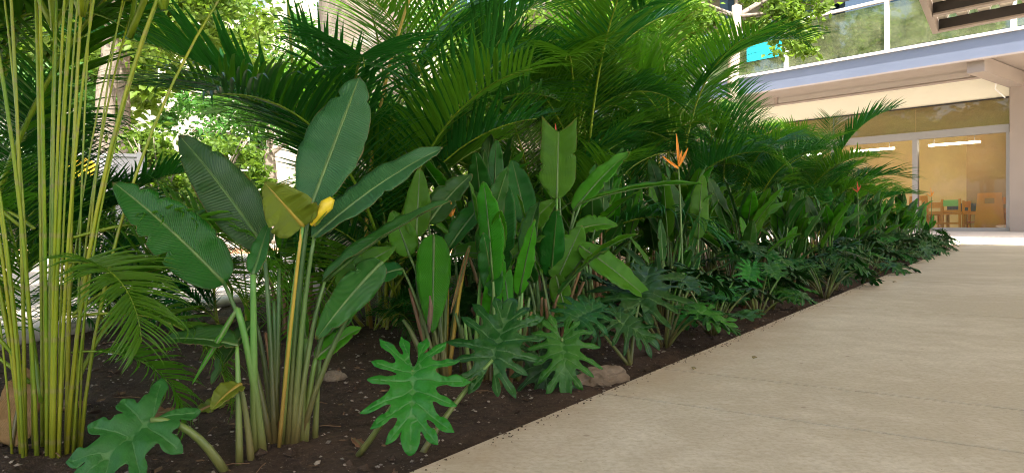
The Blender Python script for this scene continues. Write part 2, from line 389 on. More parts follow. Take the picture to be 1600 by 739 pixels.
# ------------------------------------------------------------------ building with glazed ground floor and balcony
F0 = V((13.3, 22.0, 0)); BR = math.atan2(-0.773, 0.635)
B = thing('school_building', F0, 'two storey building with glazed ground floor, cream band and glass balcony', 'building', rz=BR)
FZ = 0.24
XS = [1.3, -1.23] + [-1.23-2.62*i for i in range(1, 14)]
XL = XS[-1]
apr = [V((-40, -4.2, 0.004)), V((9, -4.2, 0.004)), V((9, -0.2, FZ-0.01)), V((-40, -0.2, FZ-0.01)), V((-40, -4.2, -0.15)), V((9, -4.2, -0.15)), V((9, -0.2, -0.15)), V((-40, -0.2, -0.15))]
terr = obj('terrace', mesh('terrace', apr, [(0,1,2,3),(4,7,6,5),(0,4,5,1),(1,5,6,2),(3,2,6,7),(0,3,7,4)], M['pale_paving'], smooth=False), None, F0)
terr.rotation_euler.z = BR; tag(terr, kind='structure')
MB().box(XL, 9, -0.2, 7, -0.15, FZ).obj('floor', M['roomfloor'], B)
MB().box(XL, 9, 5.4, 5.6, FZ, 4.7).obj('room_wall', M['room'], B)
MB().box(-0.9, 9, 3.2, 5.38, FZ, 4.3).obj('room_partition', M['roomdark'], B)
MB().box(XL, 9, 0.16, 5.4, 4.4, 4.6).obj('ceiling', M['white'], B)
for x in (-0.87, -3.5, -6.1):
    lm_ = MB().box(x-0.75, x+0.75, 2.0, 2.10, 3.02, 3.08).obj('hanging_lamp', M['lamp'], B)
    for dx in (-.6, .6): MB().box(x+dx-.01, x+dx+.01, 2.04, 2.06, 3.081, 4.399).obj('hanger', M['frame'], lm_)
MB().box(XL, 1.3, 0.0, 0.12, 4.05, 4.68).obj('cream_band', M['cream'], B)
MB().box(XL, 1.3, -0.03, -0.002, 4.03, 4.07).obj('drip_strip', M['dark'], B)
MB().box(XL, 1.3, -0.02, 0.10, 3.06, 3.29).obj('header_frame', M['frame'], B)
MB().box(XL, 1.3, -0.02, 0.10, FZ, FZ+0.10).obj('sill_frame', M['frame'], B)
for i, x in enumerate(XS):
    wd = 0.075
    MB().box(x-wd, x+wd, -0.03, 0.11, FZ+0.1, 3.06).obj('mullion', M['frame'], B)
    if i:
        x1 = XS[i-1]
        MB().box(x+wd, x1-wd, 0.03, 0.045, FZ+0.10, 3.06).obj('window_pane', M['glass'], B)
        MB().box(x+0.01, x1-0.01, 0.03, 0.045, 3.29, 4.05).obj('transom_pane', M['glass'], B)
        if i % 2 == 0: MB().box(x-0.012, x+0.012, 0.02, 0.055, 3.29, 4.05).obj('glazing_bar', M['frame'], B)
MB().box(XL, 1.3, 0.5, 0.52, 3.2, 4.4).obj('blind', M['room'], B)
MB().box(1.38, 2.0, -0.25, 0.5, -0.1, 4.66).obj('column', M['brown'], B)
col2 = [V((1.45,-3.3,4.2)),V((1.45,-3.3,4.66)),V((1.45,-0.25,4.66)),V((1.45,-0.25,3.7))]
MB().box(1.35, 1.75, -3.3, -0.25, 4.28, 4.66).obj('bracket_beam', M['brown'], B)
MB().box(2.0, 9, 0.0, 0.2, FZ, 4.68).obj('end_wall', M['cream'], B)
MB().box(XL-2, 9, -3.38, 0.4, 4.681, 5.08).obj('balcony_slab', M['brown'], B)
MB().box(XL-2, 9, -3.46, -3.385, 4.60, 5.12).obj('fascia_beam', M['fascia'], B)
MB().box(XL-2, 9, -3.52, -3.30, 5.121, 5.20).obj('cap_rail', M['white'], B)
MB().box(XL-2, 9, -3.50, -3.36, 4.555, 4.60).obj('lower_flange', M['brown'], B)
MB().tube([V((XL-2, -1.6, 4.45)), V((1.35, -1.6, 4.45))], 0.04, 8).obj('conduit', M['brown'], B)
for x in (0.9, -5, -11, -17):
    MB().box(x-0.05, x+0.05, -1.64, -1.56, 4.48, 4.68).obj('conduit_hanger', M['brown'], B)
MB().tube([V((1.28, -0.9, 4.6)), V((1.2, -0.8, 4.2)), V((1.3, -0.35, 4.0))], 0.02, 6).obj('cable', M['white'], B)
px_ = [2.42-3.0*i for i in range(-2, 13)]
for x in px_:
    MB().box(x-0.06, x+0.06, -3.46, -3.36, 5.20, 6.55).obj('railing_post', M['white'], B)
for a, b in zip(px_, px_[1:]):
    MB().box(b+0.065, a-0.065, -3.42, -3.405, 5.24, 6.5).obj('railing_pane', M['railglass'], B)
MB().box(px_[-1], px_[0], -3.47, -3.35, 6.55, 6.63).obj('hand_rail', M['white'], B)
MB().box(XL-2, 9, 0.2, 0.5, 5.08, 9.5).obj('upper_wall', M['greywall'], B)
for i in range(11):
    x = 3.2-3.0*i
    MB().box(x-1.15, x+1.15, 0.14, 0.196, 5.3, 7.9).obj('upper_window', M['winglass'], B)
    MB().box(x+1.28, x+1.62, -1.2, -0.8, 5.08, 9.3).obj('upper_column', M['darkblue'], B)
MB().box(XL-2, 9, -4.0, 0.6, 9.3, 9.7).obj('roof_slab', M['brown'], B)
bn = MB().box(-4.91, -3.69, -3.49, -3.475, 5.60, 6.15).obj('banner', M['banner'])
bn.location = F0; bn.rotation_euler.z = BR
tag(bn, 'turquoise banner hanging on the glass balcony railing', 'banner')

# furniture in the room: built in the building's frame, set on its floor
def room(x, y, z=FZ+0.002): return F0 + Matrix.Rotation(BR, 3, 'Z') @ V((x, y, z))
def chair(x, y, rz, label, back='wood', h=0.95, panel=False, group=None):
    t = thing('chair', room(x, y), label, 'chair', group, BR+rz); t.scale = (1.15, 1.15, 1.12)
    if panel:
        vs = [(-0.34,0.2,0.02),(0.34,0.2,0.02),(0.26,0.2,h),(-0.26,0.2,h)]
        m = MB()
        for (x0, x1, z0, z1) in ((-.34,.34,0.02,h*0.72),(-.30,-.11,h*0.72,h*0.86),(.11,.30,h*0.72,h*0.86),(-.29,.29,h*0.86,h)):
            def hw(z): return 0.36-0.09*z/h
            a = lambda xx, z: max(-hw(z), min(hw(z), xx*1.3 if abs(xx) > 0.2 else xx))
            b = len(m.v)
            for yy in (0.17, 0.20):
                m.v += [V((a(x0,z0),yy,z0)),V((a(x1,z0),yy,z0)),V((a(x1,z1),yy,z1)),V((a(x0,z1),yy,z1))]
            m.f += [(b,b+1,b+2,b+3),(b+7,b+6,b+5,b+4),(b,b+4,b+5,b+1),(b+1,b+5,b+6,b+2),(b+2,b+6,b+7,b+3),(b+3,b+7,b+4,b)]
        m.obj('backrest', M['wood'], t)
        MB().box(-.32,.32,-.25,.165,.42,.46).obj('seat', M['wood'], t)
        for s in (-.3, .3): MB().box(s-.025,s+.025,-.25,-.2,0,.42).obj('leg', M['wood'], t)
        return t
    MB().box(-.23,.23,-.22,.22,.44,.48).obj('seat', M['wood'], t, bev=.006)
    for sx in (-1, 1):
        MB().box(sx*.21-.025,sx*.21+.025,-.22,-.17,0,.44).obj('leg', M['wood'], t)
        MB().box(sx*.21-.025,sx*.21+.025,.17,.22,0,h).obj('leg', M['wood'], t)
    MB().box(-.19,.19,.18,.21,h*.78,h-.02).obj('backrest', M[back], t)
    MB().box(-.19,.19,.185,.205,h*.58,h*.66).obj('back_rail', M['wood'], t)
    MB().box(-.19,.19,.185,.205,.18,.23).obj('stretcher', M['wood'], t)
    return t
chair(0.70, 0.55, math.pi, 'tall wooden chair with solid tapered back and handle slot behind the window', h=1.0, panel=True)
chair(-0.35, 0.6, math.pi, 'wooden classroom chair with lime green backrest behind the window', 'green', 0.86)
chair(-0.85, 0.6, math.pi, 'small wooden classroom chair with slatted back beside the lime green chair', h=0.80)
chair(0.15, 0.8, math.pi/2, 'wooden classroom chair turned sideways next to the tall solid-backed chair', h=0.82)
chair(-1.35, 0.9, math.pi*0.9, 'wooden classroom chair half hidden by the window mullion', h=0.98, panel=True)
chair(1.05, 1.2, math.pi*0.8, 'wooden chair in the shade behind the tall solid-backed chair', h=0.92)
tb = thing('table', room(-0.3, 1.6), 'low wooden classroom table behind the chairs', 'table', rz=BR)
MB().box(-1.0,1.0,-.35,.35,.56,.60).obj('table_top', M['wood'], tb, bev=.006)
for sx in (-.92, .92):
    for sy in (-.28, .28): MB().box(sx-.03,sx+.03,sy-.03,sy+.03,0,.56).obj('leg', M['wood'], tb)
bx = thing('toy_crate', room(-0.35, 1.6, FZ+0.602), 'navy plastic toy crate on the classroom table', 'crate', rz=BR)
MB().box(-.5,.5,-.18,.18,0,.2).obj('tray', M['navy'], bx, bev=.02)
for i in range(5): MB().box(-.44+i*.2,-.36+i*.2,-.15,.15,.201,.26).obj('lid_rib', M['navy'], bx)
b2 = thing('basket', room(0.45, 1.6, FZ+0.602), 'yellow basket at the end of the classroom table', 'basket', rz=BR)
MB().box(-.15,.15,-.15,.15,0,.2).obj('tub', M['yellow'], b2, bev=.02); MB().box(-.165,.165,-.165,.165,.2,.225).obj('rim', M['yellow'], b2)
b3 = thing('stool', room(-0.02, 1.15), 'low red stool under the classroom table', 'stool', rz=BR)
MB().box(-.16,.16,-.16,.16,.24,.28).obj('seat', M['red'], b3, bev=.01)
for sx in (-.12, .12):
    for sy in (-.12, .12): MB().box(sx-.02,sx+.02,sy-.02,sy+.02,0,.24).obj('leg', M['red'], b3)

# ------------------------------------------------------------------ canopy roof over the path
CZ = 4.6; CC = V((9.16, 16.1, 0)); CE = V((0.635, -0.773, 0))
can = thing('walkway_canopy', CC + CE*7.4 + V((0, 0, -0.0)), 'corrugated steel canopy roof with dark beams over the path', 'canopy')
base_c = can.location.copy()
def cpt(a, b, z): return CC - PD*a + CE*b + V((0, 0, z)) - base_c
def slabpoly(m, a0, a1, b0, b1, z0, z1):
    b = len(m.v)
    m.v += [cpt(a, bb, z) for a in (a0, a1) for bb in (b0, b1) for z in (z0, z1)]
    for q in ((0,1,3,2),(4,6,7,5),(0,4,5,1),(2,3,7,6),(0,2,6,4),(1,5,7,3)): m.f.append(tuple(b+i for i in q))
    return m
for i in range(17):
    a = 0.02+1.45*i
    slabpoly(MB(), a, a+0.10, 0.13, 7.6, CZ+0.02, CZ+0.235).obj('beam', M['dark'], can)  # web near black: its shade is put into the colour, flange stays lighter
    slabpoly(MB(), a-0.03, a+0.16, 0.13, 7.6, CZ-0.02, CZ+0.018).obj('beam_flange', M['brown'], can)
slabpoly(MB(), -0.03, 23.6, 0, 0.12, CZ-0.02, CZ+0.37).obj('edge_channel', M['brown'], can)
m = MB(); n = 0
prof = []
bb = 0.125
while bb < 7.6:
    prof += [(bb, 0.24), (bb+0.17, 0.24), (bb+0.21, 0.345), (bb+0.33, 0.345), (bb+0.37, 0.24)]; bb += 0.40
for a in (-0.02, 23.6): m.v += [cpt(a, b_, CZ+z_) for b_, z_ in prof]
k = len(prof)
for i in range(k-1): m.f.append((i, i+1, k+i+1, k+i))
m.obj('corrugated_sheet', M['deck'], can)
for a in (1.2, 9.0, 17.0):
    p = cpt(a, 7.3, 0); MB().box(p.x-.1, p.x+.1, p.y-.1, p.y+.1, -0.13, CZ-0.03).obj('post', M['brown'], can)

# ------------------------------------------------------------------ pale building glimpsed behind the trees on the far left
B2 = thing('pale_building', (-14, 30, -0.13), 'pale building with blue gridded windows glimpsed behind the left trees', 'building', rz=R(12))
MB().box(-16, 12, 0.1, 8, 0, 13).obj('wall', M['greywall'], B2)
for ix in range(6):
    for iz in range(3):
        x = -14+ix*4.2; z = 2.0+iz*3.6
        fr = MB().box(x-1.2, x+1.2, 0.0, 0.098, z, z+2.4).obj('window', M['white'], B2)
        for jx in range(3):
            for jz in range(3):
                MB().box(x-1.1+jx*.75, x-1.1+jx*.75+.66, -0.03, -0.004, z+.08+jz*.76, z+.08+jz*.76+.70).obj('pane', M['winglass'], fr)

# white play panel with yellow disc seen through the left palms
pl = thing('play_panel', V((-5.35, 9.6, -0.13)), 'white slatted play panel with a yellow disc behind the palm canes', 'play panel', rz=R(14))
M['panel'] = plain('greyed_white_panel', (0.42, 0.42, 0.42), 0.6, var=0.15)  # white panel greyed to tone down its glare in the sun
def pz(py): return CAMZ-(py-HY)/F*9.6+0.13
MB().box(-0.45, 0.45, -0.03, 0.03, pz(316), pz(246)).obj('panel', M['panel'], pl, bev=.01)
MB().box(-0.45, 0.45, -0.05, 0.05, pz(244.8), pz(240)).obj('top_rail', M['panel'], pl)
MB().box(-0.45, 0.45, -0.05, 0.05, pz(323), pz(317)).obj('lower_rail', M['panel'], pl)
for i in range(6): MB().box(-0.43+i*.155, -0.43+i*.155+.09, -0.02, 0.02, 0.14, pz(323.5)).obj('slat', M['panel'], pl)
MB().box(-0.45, 0.45, -0.05, 0.05, 0.05, 0.138).obj('bottom_rail', M['panel'], pl)
for x in (-0.52, 0.45): MB().box(x, x+.07, -0.06, 0.06, 0, pz(238)).obj('post', M['panel'], pl)
disc = MB(); disc.tube([V((-0.2, -0.06, pz(270))), V((-0.2, -0.032, pz(270)))], 0.19, 28); disc.obj('disc', M['yellow'], pl)

# ------------------------------------------------------------------ trees
def trunk_mesh(pts, rads, seed, k=16, bump=0.12):
    m = MB(); n = 22
    P = []; Rr = []
    for i in range(n):
        f = i/(n-1)*(len(pts)-1); j = min(int(f), len(pts)-2); u = f-j
        P.append(pts[j].lerp(pts[j+1], u)); Rr.append(rads[j]*(1-u)+rads[j+1]*u)
    m.tube(P, Rr, k)
    for i in range(n*k):
        c = P[i//k]; d = m.v[i]-c
        m.v[i] = c + d*(1+bump*noise.noise(m.v[i]*3+V((seed, 0, 0)))+0.4*bump*noise.noise(m.v[i]*9+V((seed, 3, 0))))
    return m
def leaf_cloud(name, blobs, n, size, mat, seed):
    rng = random.Random(seed); vs = []; fs = []; uvs = []
    tot = sum(r**2 for _, r in blobs)
    for c, r in blobs:
        sub = [(c + V((rng.gauss(0, 1), rng.gauss(0, 1), rng.gauss(0, .8))).normalized()*r*rng.uniform(.35, 1), r*rng.uniform(.18, .38)) for _ in range(14)]
        for _ in range(int(n*r*r/tot)):
            cc, rr = rng.choice(sub)
            p = cc + V((rng.gauss(0, .5), rng.gauss(0, .5), rng.gauss(0, .4)))*rr
            d = V((rng.uniform(-1, 1), rng.uniform(-1, 1), rng.uniform(-.9, .3))).normalized()
            s = d.cross(V((rng.uniform(-1, 1), rng.uniform(-1, 1), rng.uniform(-1, 1)))).normalized()
            L = size*rng.uniform(.6, 1.3); wd = L*0.27; nn = d.cross(s)
            b = len(vs)
            vs += [p, p+d*L*.45+s*wd+nn*L*.06, p+d*L-nn*L*.1, p+d*L*.45-s*wd+nn*L*.06]
            uvs += [(.5, 0), (1, .5), (.5, .9), (0, .5)]
            fs += [(b, b+1, b+2), (b, b+2, b+3)]
    return mesh(name, vs, fs, mat, uvs)
def tree(loc, label, tp, tr, blobs, n, size, mat, seed, bark='bark', group=None, limbs=True):
    loc = V(loc); t = thing('tree', loc, label, 'tree', group)
    trunk_mesh([V(p) for p in tp], tr, seed).obj('trunk', M[bark], t, smooth=True)
    top = V(tp[-1])
    blobs = [(V(c), r) for c, r in blobs]
    if limbs:
        for c, r in blobs:
            m = trunk_mesh([top-V((0, 0, .2)), top.lerp(c, .5)+V((0, 0, .2)), c], [tr[-1]*.5, tr[-1]*.25, .012], seed+r, 8)
            m.obj('limb', M['bark'], t, smooth=True)
    obj('crown', leaf_cloud('crown', blobs, n, size, M[mat], seed), t)
    return t
tb0 = W(566, 0, 6.0)
tree((W(566, 350, 6.0).x, 6.0, -0.13), 'thick grey-barked tree trunk rising behind the heliconias and palm fronds', [(-0.05,0,0),(0.0,0,0.9),(0.02,0,2.2),(-.05,.1,4.2)], [.50,.40,.37,.32],
     [((0,0.5,5.6),1.5),((1.4,1.2,6.0),1.4),((-1.6,.8,5.8),1.5),((.2,2.2,6.4),1.6),((-1.5,-3,6.6),2.0),((-3.6,-3.2,6.4),2.0),((-3.4,-.6,6.3),2.0),((-5.2,-1.6,6.6),2.0),((.3,-5,6.6),1.6),((-1.6,-4.8,6.7),1.8)], 19000, .17, 'tree', 3)  # crown lobes reaching forward are out of view, added to shade the paving
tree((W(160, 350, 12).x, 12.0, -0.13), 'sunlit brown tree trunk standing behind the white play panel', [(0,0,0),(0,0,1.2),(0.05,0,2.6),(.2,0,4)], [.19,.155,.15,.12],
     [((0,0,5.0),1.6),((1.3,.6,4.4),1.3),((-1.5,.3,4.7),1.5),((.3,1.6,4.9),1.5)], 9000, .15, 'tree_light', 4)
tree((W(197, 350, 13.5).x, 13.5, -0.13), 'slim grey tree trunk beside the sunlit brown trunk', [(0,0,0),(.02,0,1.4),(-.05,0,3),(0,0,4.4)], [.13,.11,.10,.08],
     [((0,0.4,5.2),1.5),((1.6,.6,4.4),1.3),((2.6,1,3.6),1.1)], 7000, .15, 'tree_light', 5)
tree((W(1147, 350, 14.0).x, 14.0, -0.13), 'slender pale sunlit tree trunk standing in front of the balcony', [(-.05,0,0),(.03,0,1.6),(-.02,0,3.2),(.05,0,4.7)], [.13,.115,.105,.09],
     [((0.9,.2,4.5),.75),((.1,.4,5.6),.9),((1.15,-.1,4.0),.5),((-1.2,.2,4.5),.8),((-.6,.1,4.1),.5),((1.5,0,4.7),.5)], 6500, .13, 'tree_light', 6, 'bark_pale')
tree((W(978, 350, 13.0).x, 13.0, -0.13), 'pale tree trunk rising out of the palm tops with light green crown', [(0,0,0),(.0,0,1.6),(.05,0,3.0),(.1,0,4.0)], [.12,.10,.09,.07],
     [((.3,.2,3.9),.8),((-.6,.3,4.6),.9),((1.0,.5,4.6),.9),((0.2,0,3.0),.5)], 5000, .13, 'tree_light', 7, 'bark_pale')
tree((W(760, 350, 19).x, 19.0, -0.13), 'bushy sunlit tree far behind the middle palms', [(0,0,0),(.1,0,1.4),(0,0,2.6)], [.2,.16,.12],
     [((0,0,3.6),1.7),((-1.6,.3,3.0),1.4),((1.7,.4,3.4),1.5),((.4,.8,5.4),1.7)], 9000, .18, 'tree_light', 8)
tree((W(420, 350, 22).x, 22.0, -0.13), 'broad sunlit tree in front of the pale building', [(0,0,0),(.1,0,1.4),(0,0,2.8)], [.24,.2,.15],
     [((0,0,4.2),2.2),((-2.4,.3,3.4),1.8),((2.3,.4,3.9),1.9),((.4,.8,6.6),2.2)], 10000, .2, 'tree', 9)
tree((W(-60, 350, 16).x, 16.0, -0.13), 'dense leafy tree behind the palm canes at the bed corner', [(0,0,0),(.1,0,1.4),(0,0,2.8)], [.24,.2,.15],
     [((0,0,3.4),1.9),((-1.9,.3,2.8),1.5),((1.8,.4,3.4),1.5),((.2,.6,5.6),1.9)], 10000, .18, 'tree', 10)
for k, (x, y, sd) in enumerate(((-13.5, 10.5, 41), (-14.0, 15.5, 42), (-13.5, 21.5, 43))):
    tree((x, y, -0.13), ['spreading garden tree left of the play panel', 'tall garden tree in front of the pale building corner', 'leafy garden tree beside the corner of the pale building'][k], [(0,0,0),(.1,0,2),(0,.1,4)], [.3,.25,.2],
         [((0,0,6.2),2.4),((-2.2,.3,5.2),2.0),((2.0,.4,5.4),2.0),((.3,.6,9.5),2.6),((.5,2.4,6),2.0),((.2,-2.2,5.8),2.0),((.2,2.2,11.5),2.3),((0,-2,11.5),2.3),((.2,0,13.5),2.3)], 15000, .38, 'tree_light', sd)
def shrub(px, Y, r, h, mat, seed, label, group=None):
    base = V((W(px, 350, Y).x, Y, -0.13)); t = thing('shrub', base, label, 'shrub', group)
    rng = random.Random(seed); m = MB()
    for i in range(6):
        a = rng.uniform(0, 6.28); m.tube(qb(V((0,0,0)), V((0,0,h*.5)), V((math.cos(a)*r*.6, math.sin(a)*r*.6, h*.8)), 6), [.022,.02,.018,.015,.01,.006], 6)
    m.obj('stem', M['bark'], t, smooth=True)
    obj('foliage', leaf_cloud('foliage', [(V((0,0,h*.55)), r), (V((r*.6,0,h*.4)), r*.7), (V((-r*.6,.1,h*.45)), r*.75)], 3600, .12, M[mat], seed), t)
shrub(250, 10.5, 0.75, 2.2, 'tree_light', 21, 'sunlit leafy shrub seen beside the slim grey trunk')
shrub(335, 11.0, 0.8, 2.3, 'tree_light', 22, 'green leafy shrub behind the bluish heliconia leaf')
shrub(20, 13.0, 0.9, 2.0, 'tree', 23, 'leafy shrub hidden behind the yellow palm canes')
shrub(560, 17.0, 1.2, 2.4, 'tree', 24, 'leafy shrub far behind the thick grey trunk')
shrub(690, 16.0, 1.2, 2.3, 'tree_light', 25, 'sunlit leafy shrub between the thick trunk and the far bushy tree')

# ------------------------------------------------------------------ leaf builders
def blade(b, c, t, wdt, nh, fold=0.25, curl=0.0, wave=0.0042, notch=0.0, twist=0.0, seed=0, nl=30, nw=8, prof=0.5, asym=0.0):
    """broad paddle leaf along the bezier b-c-t; nh = way its face looks"""
    sp = qb(b, c, t, nl+1); L = sum((sp[i+1]-sp[i]).length for i in range(nl))
    vs, fs, uvs = [], [], []
    nh = nh.normalized(); rng = random.Random(seed); ph = rng.uniform(0, 6.28)
    for i in range(nl+1):
        f = i/nl; T = (sp[min(i+1, nl)]-sp[max(i-1, 0)]).normalized()
        n0 = (nh - T*nh.dot(T))
        n0 = n0.normalized() if n0.length > 1e-4 else T.orthogonal().normalized()
        n0 = Matrix.Rotation(twist*(f-.3), 3, T) @ n0
        S = T.cross(n0).normalized()
        pw = (math.sin(math.pi*min(1, f**(0.70+0.3*(prof-.5))))**0.62) * (1-0.12*f) if 0 < f < 1 else 0.0
        if notch: pw = min(1, f/.28)**.6 * (1-.1*f)
        hw = wdt*.5*max(pw, 0.015)
        nk = [(rng.uniform(.6, .9) if rng.random() < .07 else rng.uniform(.97, 1.0)) for _ in (0, 1)]
        for j in range(nw+1):
            u = j/nw*2-1; au = abs(u)
            p = sp[i] + S*(u*hw*(nk[0 if u < 0 else 1] if au > .6 else 1)*math.cos(fold*.8)*(1+asym*u)) + n0*(au*hw*math.sin(fold) + curl*u*u*hw)
            wv = wave*min(1, wdt/.14)
            p += n0*(wv*au*math.sin(f*21+ph+(1.7 if u > 0 else 0)) + wv*.5*au*math.sin(f*47+ph*2)) + n0*(wdt*.05*au*math.sin(f*5+ph))
            if notch: p += T*(L*notch*(au**1.3)*f*f)
            vs.append(p); uvs.append((j/nw, f))
    for i in range(nl):
        for j in range(nw):
            a = i*(nw+1)+j; fs.append((a, a+1, a+nw+2, a+nw+1))
    return vs, fs, uvs
def add_blade(parent, mat, name='leaf', **k):
    off = parent.location
    for q in ('b', 'c', 't'): k[q] = k[q]-off
    vs, fs, uvs = blade(**k)
    o = obj(name, mesh(name, vs, fs, M[mat], uvs), parent)
    md = o.modifiers.new('thickness', 'SOLIDIFY'); md.thickness = 0.0012
    T = qb(k['b'], k['c'], k['t'], 12)
    m = MB(); nn = k['nh'].normalized()
    m.tube([p-nn*0.0012 for p in T[:11]], [0.0048*(1-i/11)+0.001 for i in range(11)], 6)
    m.obj('midrib', M['stem_yellow' if mat == 'heli_yellow' else 'stem'], o, smooth=True)
    return o
def add_stalk(parent, a, c, b, r0, r1, mat='stem', name='stalk', n=9):
    off = parent.location
    m = MB(); m.tube(qb(a-off, c-off, b-off, n), [r0+(r1-r0)*i/(n-1) for i in range(n)], 8)
    return m.obj(name, M[mat], parent, smooth=True)
def heli_leaf(t, root, b, tip, wdt, nh, bend=0.12, mat='heli', r0=.0085, r1=.0042, smat='stem', sbend=None, seed=0, **k):
    L = (tip-b).length
    c = (b+tip)/2 + V((0, 0, L*bend))
    add_blade(t, mat, b=b.copy(), c=c, t=tip.copy(), wdt=wdt, nh=nh, seed=seed, **k)
    sb = sbend if sbend is not None else V((root.x*.6+b.x*.4, root.y*.6+b.y*.4, root.z*.35+b.z*.65))
    add_stalk(t, root, sb, b+(c-b)*.03, r0, r1, smat)
def heli_px(name, label, base, leaves, group=None):
    bp = on_soil(G(*base)); t = thing(name, bp, label, 'plant', group)
    Y0 = bp.y; rng = random.Random(hash(base) & 0xffff)
    for i, l in enumerate(leaves):
        b = W(l['b'][0], l['b'][1], Y0+l['b'][2]); tip = W(l['t'][0], l['t'][1], Y0+l['t'][2])
        root = W(l['r'][0], l['r'][1], Y0+(l['r'][2] if len(l['r']) > 2 else 0)) if 'r' in l else bp+V((rng.uniform(-.03, .03), rng.uniform(-.03, .03), -.01))
        if root.z < bp.z: root.z = bp.z-.01
        k = {q: l[q] for q in ('fold', 'curl', 'wave', 'notch', 'twist', 'prof', 'asym', 'bend', 'mat', 'smat', 'r0', 'r1') if q in l}
        heli_leaf(t, root, b, tip, l['w']*Y0/F, V(l.get('n', (0, -1, .35))), seed=i*7+base[0], **k)
    return t

# --- big heliconia in the foreground
hA = heli_px('heliconia', 'tall foreground heliconia with broad bluish-green paddle leaves and a yellow bud', (440, 704), [
    dict(b=(482,332,0), t=(562,120,.10), w=112, n=(-.1,-1,.25), fold=.10, bend=.0, mat='heli_blue', prof=1.5, r=(450,700)),
    dict(b=(488,372,-.02), t=(692,232,.05), w=74, n=(-.35,-.8,.75), fold=.22, bend=.10, mat='heli_blue', r=(458,700), twist=.3),
    dict(b=(505,440,.03), t=(704,314,.0), w=48, n=(-.3,-.5,.9), fold=.5, bend=.10, mat='heli', r=(462,702)),
    dict(b=(414,388,.05), t=(280,212,.15), w=92, n=(.25,-1,.55), fold=.18, bend=.05, mat='heli_blue', r=(430,700), twist=-.3),
    dict(b=(352,444,.03), t=(176,284,-.05), w=98, n=(.3,-.9,.3), fold=.15, bend=.06, mat='heli', r=(424,702)),
    dict(b=(474,354,-.05), t=(414,286,-.12), w=84, n=(.1,-1,.1), fold=.35, bend=.0, mat='heli_yellow', r=(440,703), notch=.0, prof=.2, smat='stem_bright', r0=.008, r1=.004),
    dict(b=(598,408,.05), t=(494,530,.0), w=62, n=(.5,-.6,.7), fold=.2, bend=.06, mat='heli', r=(468,700,.03)),
    dict(b=(528,450,.05), t=(618,386,.12), w=52, n=(.1,-.9,.6), fold=.2, bend=.12, mat='heli_bright', r=(470,700,.04)),
    dict(b=(400,500,.05), t=(330,600,-.05), w=44, n=(-.3,-.6,.8), fold=.3, bend=.12, mat='heli', r=(428,700,.04)),
])
# bare stalks, yellow flower stalk with bud
for (x0, x1, y1, mt) in ((432, 428, 470, 'stem'), (446, 462, 440, 'stem_red'), (440, 452, 500, 'stem'), (455, 480, 560, 'stem_bright'), (436, 415, 520, 'stem_red'), (428, 436, 420, 'stem')):
    Yb = hA.location.y+0.01
    add_stalk(hA, W(x0, 704, Yb), W((x0+x1)/2+3, 600, Yb), W(x1, y1, Yb+.02), .0085, .004, mt)
Yb = hA.location.y-.03
add_stalk(hA, W(436, 700, Yb), W(448, 560, Yb), W(472, 352, Yb-.02), .005, .0036, 'stem_yellow', 'flower_stalk')
add_blade(hA, 'heli_yellow', 'bract', b=W(490,352,Yb-.02), c=W(502,330,Yb-.02), t=W(521,308,Yb-.02), wdt=.034, nh=V((.3,-1,.3)), fold=1.0, wave=.001)
m = MB(); q = [W(486,352,Yb-.02), W(500,334,Yb-.02), W(511,320,Yb-.025), W(519,310,Yb-.025)]; m.tube([p-hA.location for p in q], [.004,.012,.016,.007], 10)
m.obj('bud', M['bract_yellow'], hA, smooth=True)

# --- bright green young heliconia just left of it
hC = heli_px('heliconia', 'young bright green heliconia shoot at the left foot of the tall foreground heliconia', (392, 722), [
    dict(b=(372,480,.0), t=(300,600,-.02), w=10, n=(0,-1,.2), fold=.3, bend=.0, mat='heli_bright', smat='stem_bright', r0=.010, r1=.007),
    dict(b=(372,540,.0), t=(250,530,-.0), w=52, n=(.0,-.6,.9), fold=.35, bend=.10, mat='heli', smat='stem_bright'),
    dict(b=(395,430,.0), t=(420,350,.08), w=34, n=(0,-1,.2), fold=.5, bend=.0, mat='heli', smat='stem_bright', r0=.010, r1=.006),
    dict(b=(376,600,-.02), t=(330,640,-.1), w=40, n=(.0,-.7,.7), fold=.3, bend=.1, mat='heli_yellow'),
])
hS = heli_px('heliconia', 'slim bright green heliconia shoot at the right foot of the tall foreground heliconia', (484, 696), [
    dict(b=(492,560,.0), t=(565,512,.05), w=36, n=(0,-.8,.6), fold=.3, bend=.1, mat='heli_bright', smat='stem_bright', r0=.010, r1=.005),
    dict(b=(478,530,.0), t=(470,450,.05), w=24, n=(0,-1,.2), fold=.8, bend=.0, mat='heli_bright', smat='stem_bright', r0=.009, r1=.006),
    dict(b=(500,540,.04), t=(560,470,.1), w=40, n=(0,-1,.3), fold=.3, bend=.06, mat='heli', smat='stem_bright', r0=.008, r1=.005),
])
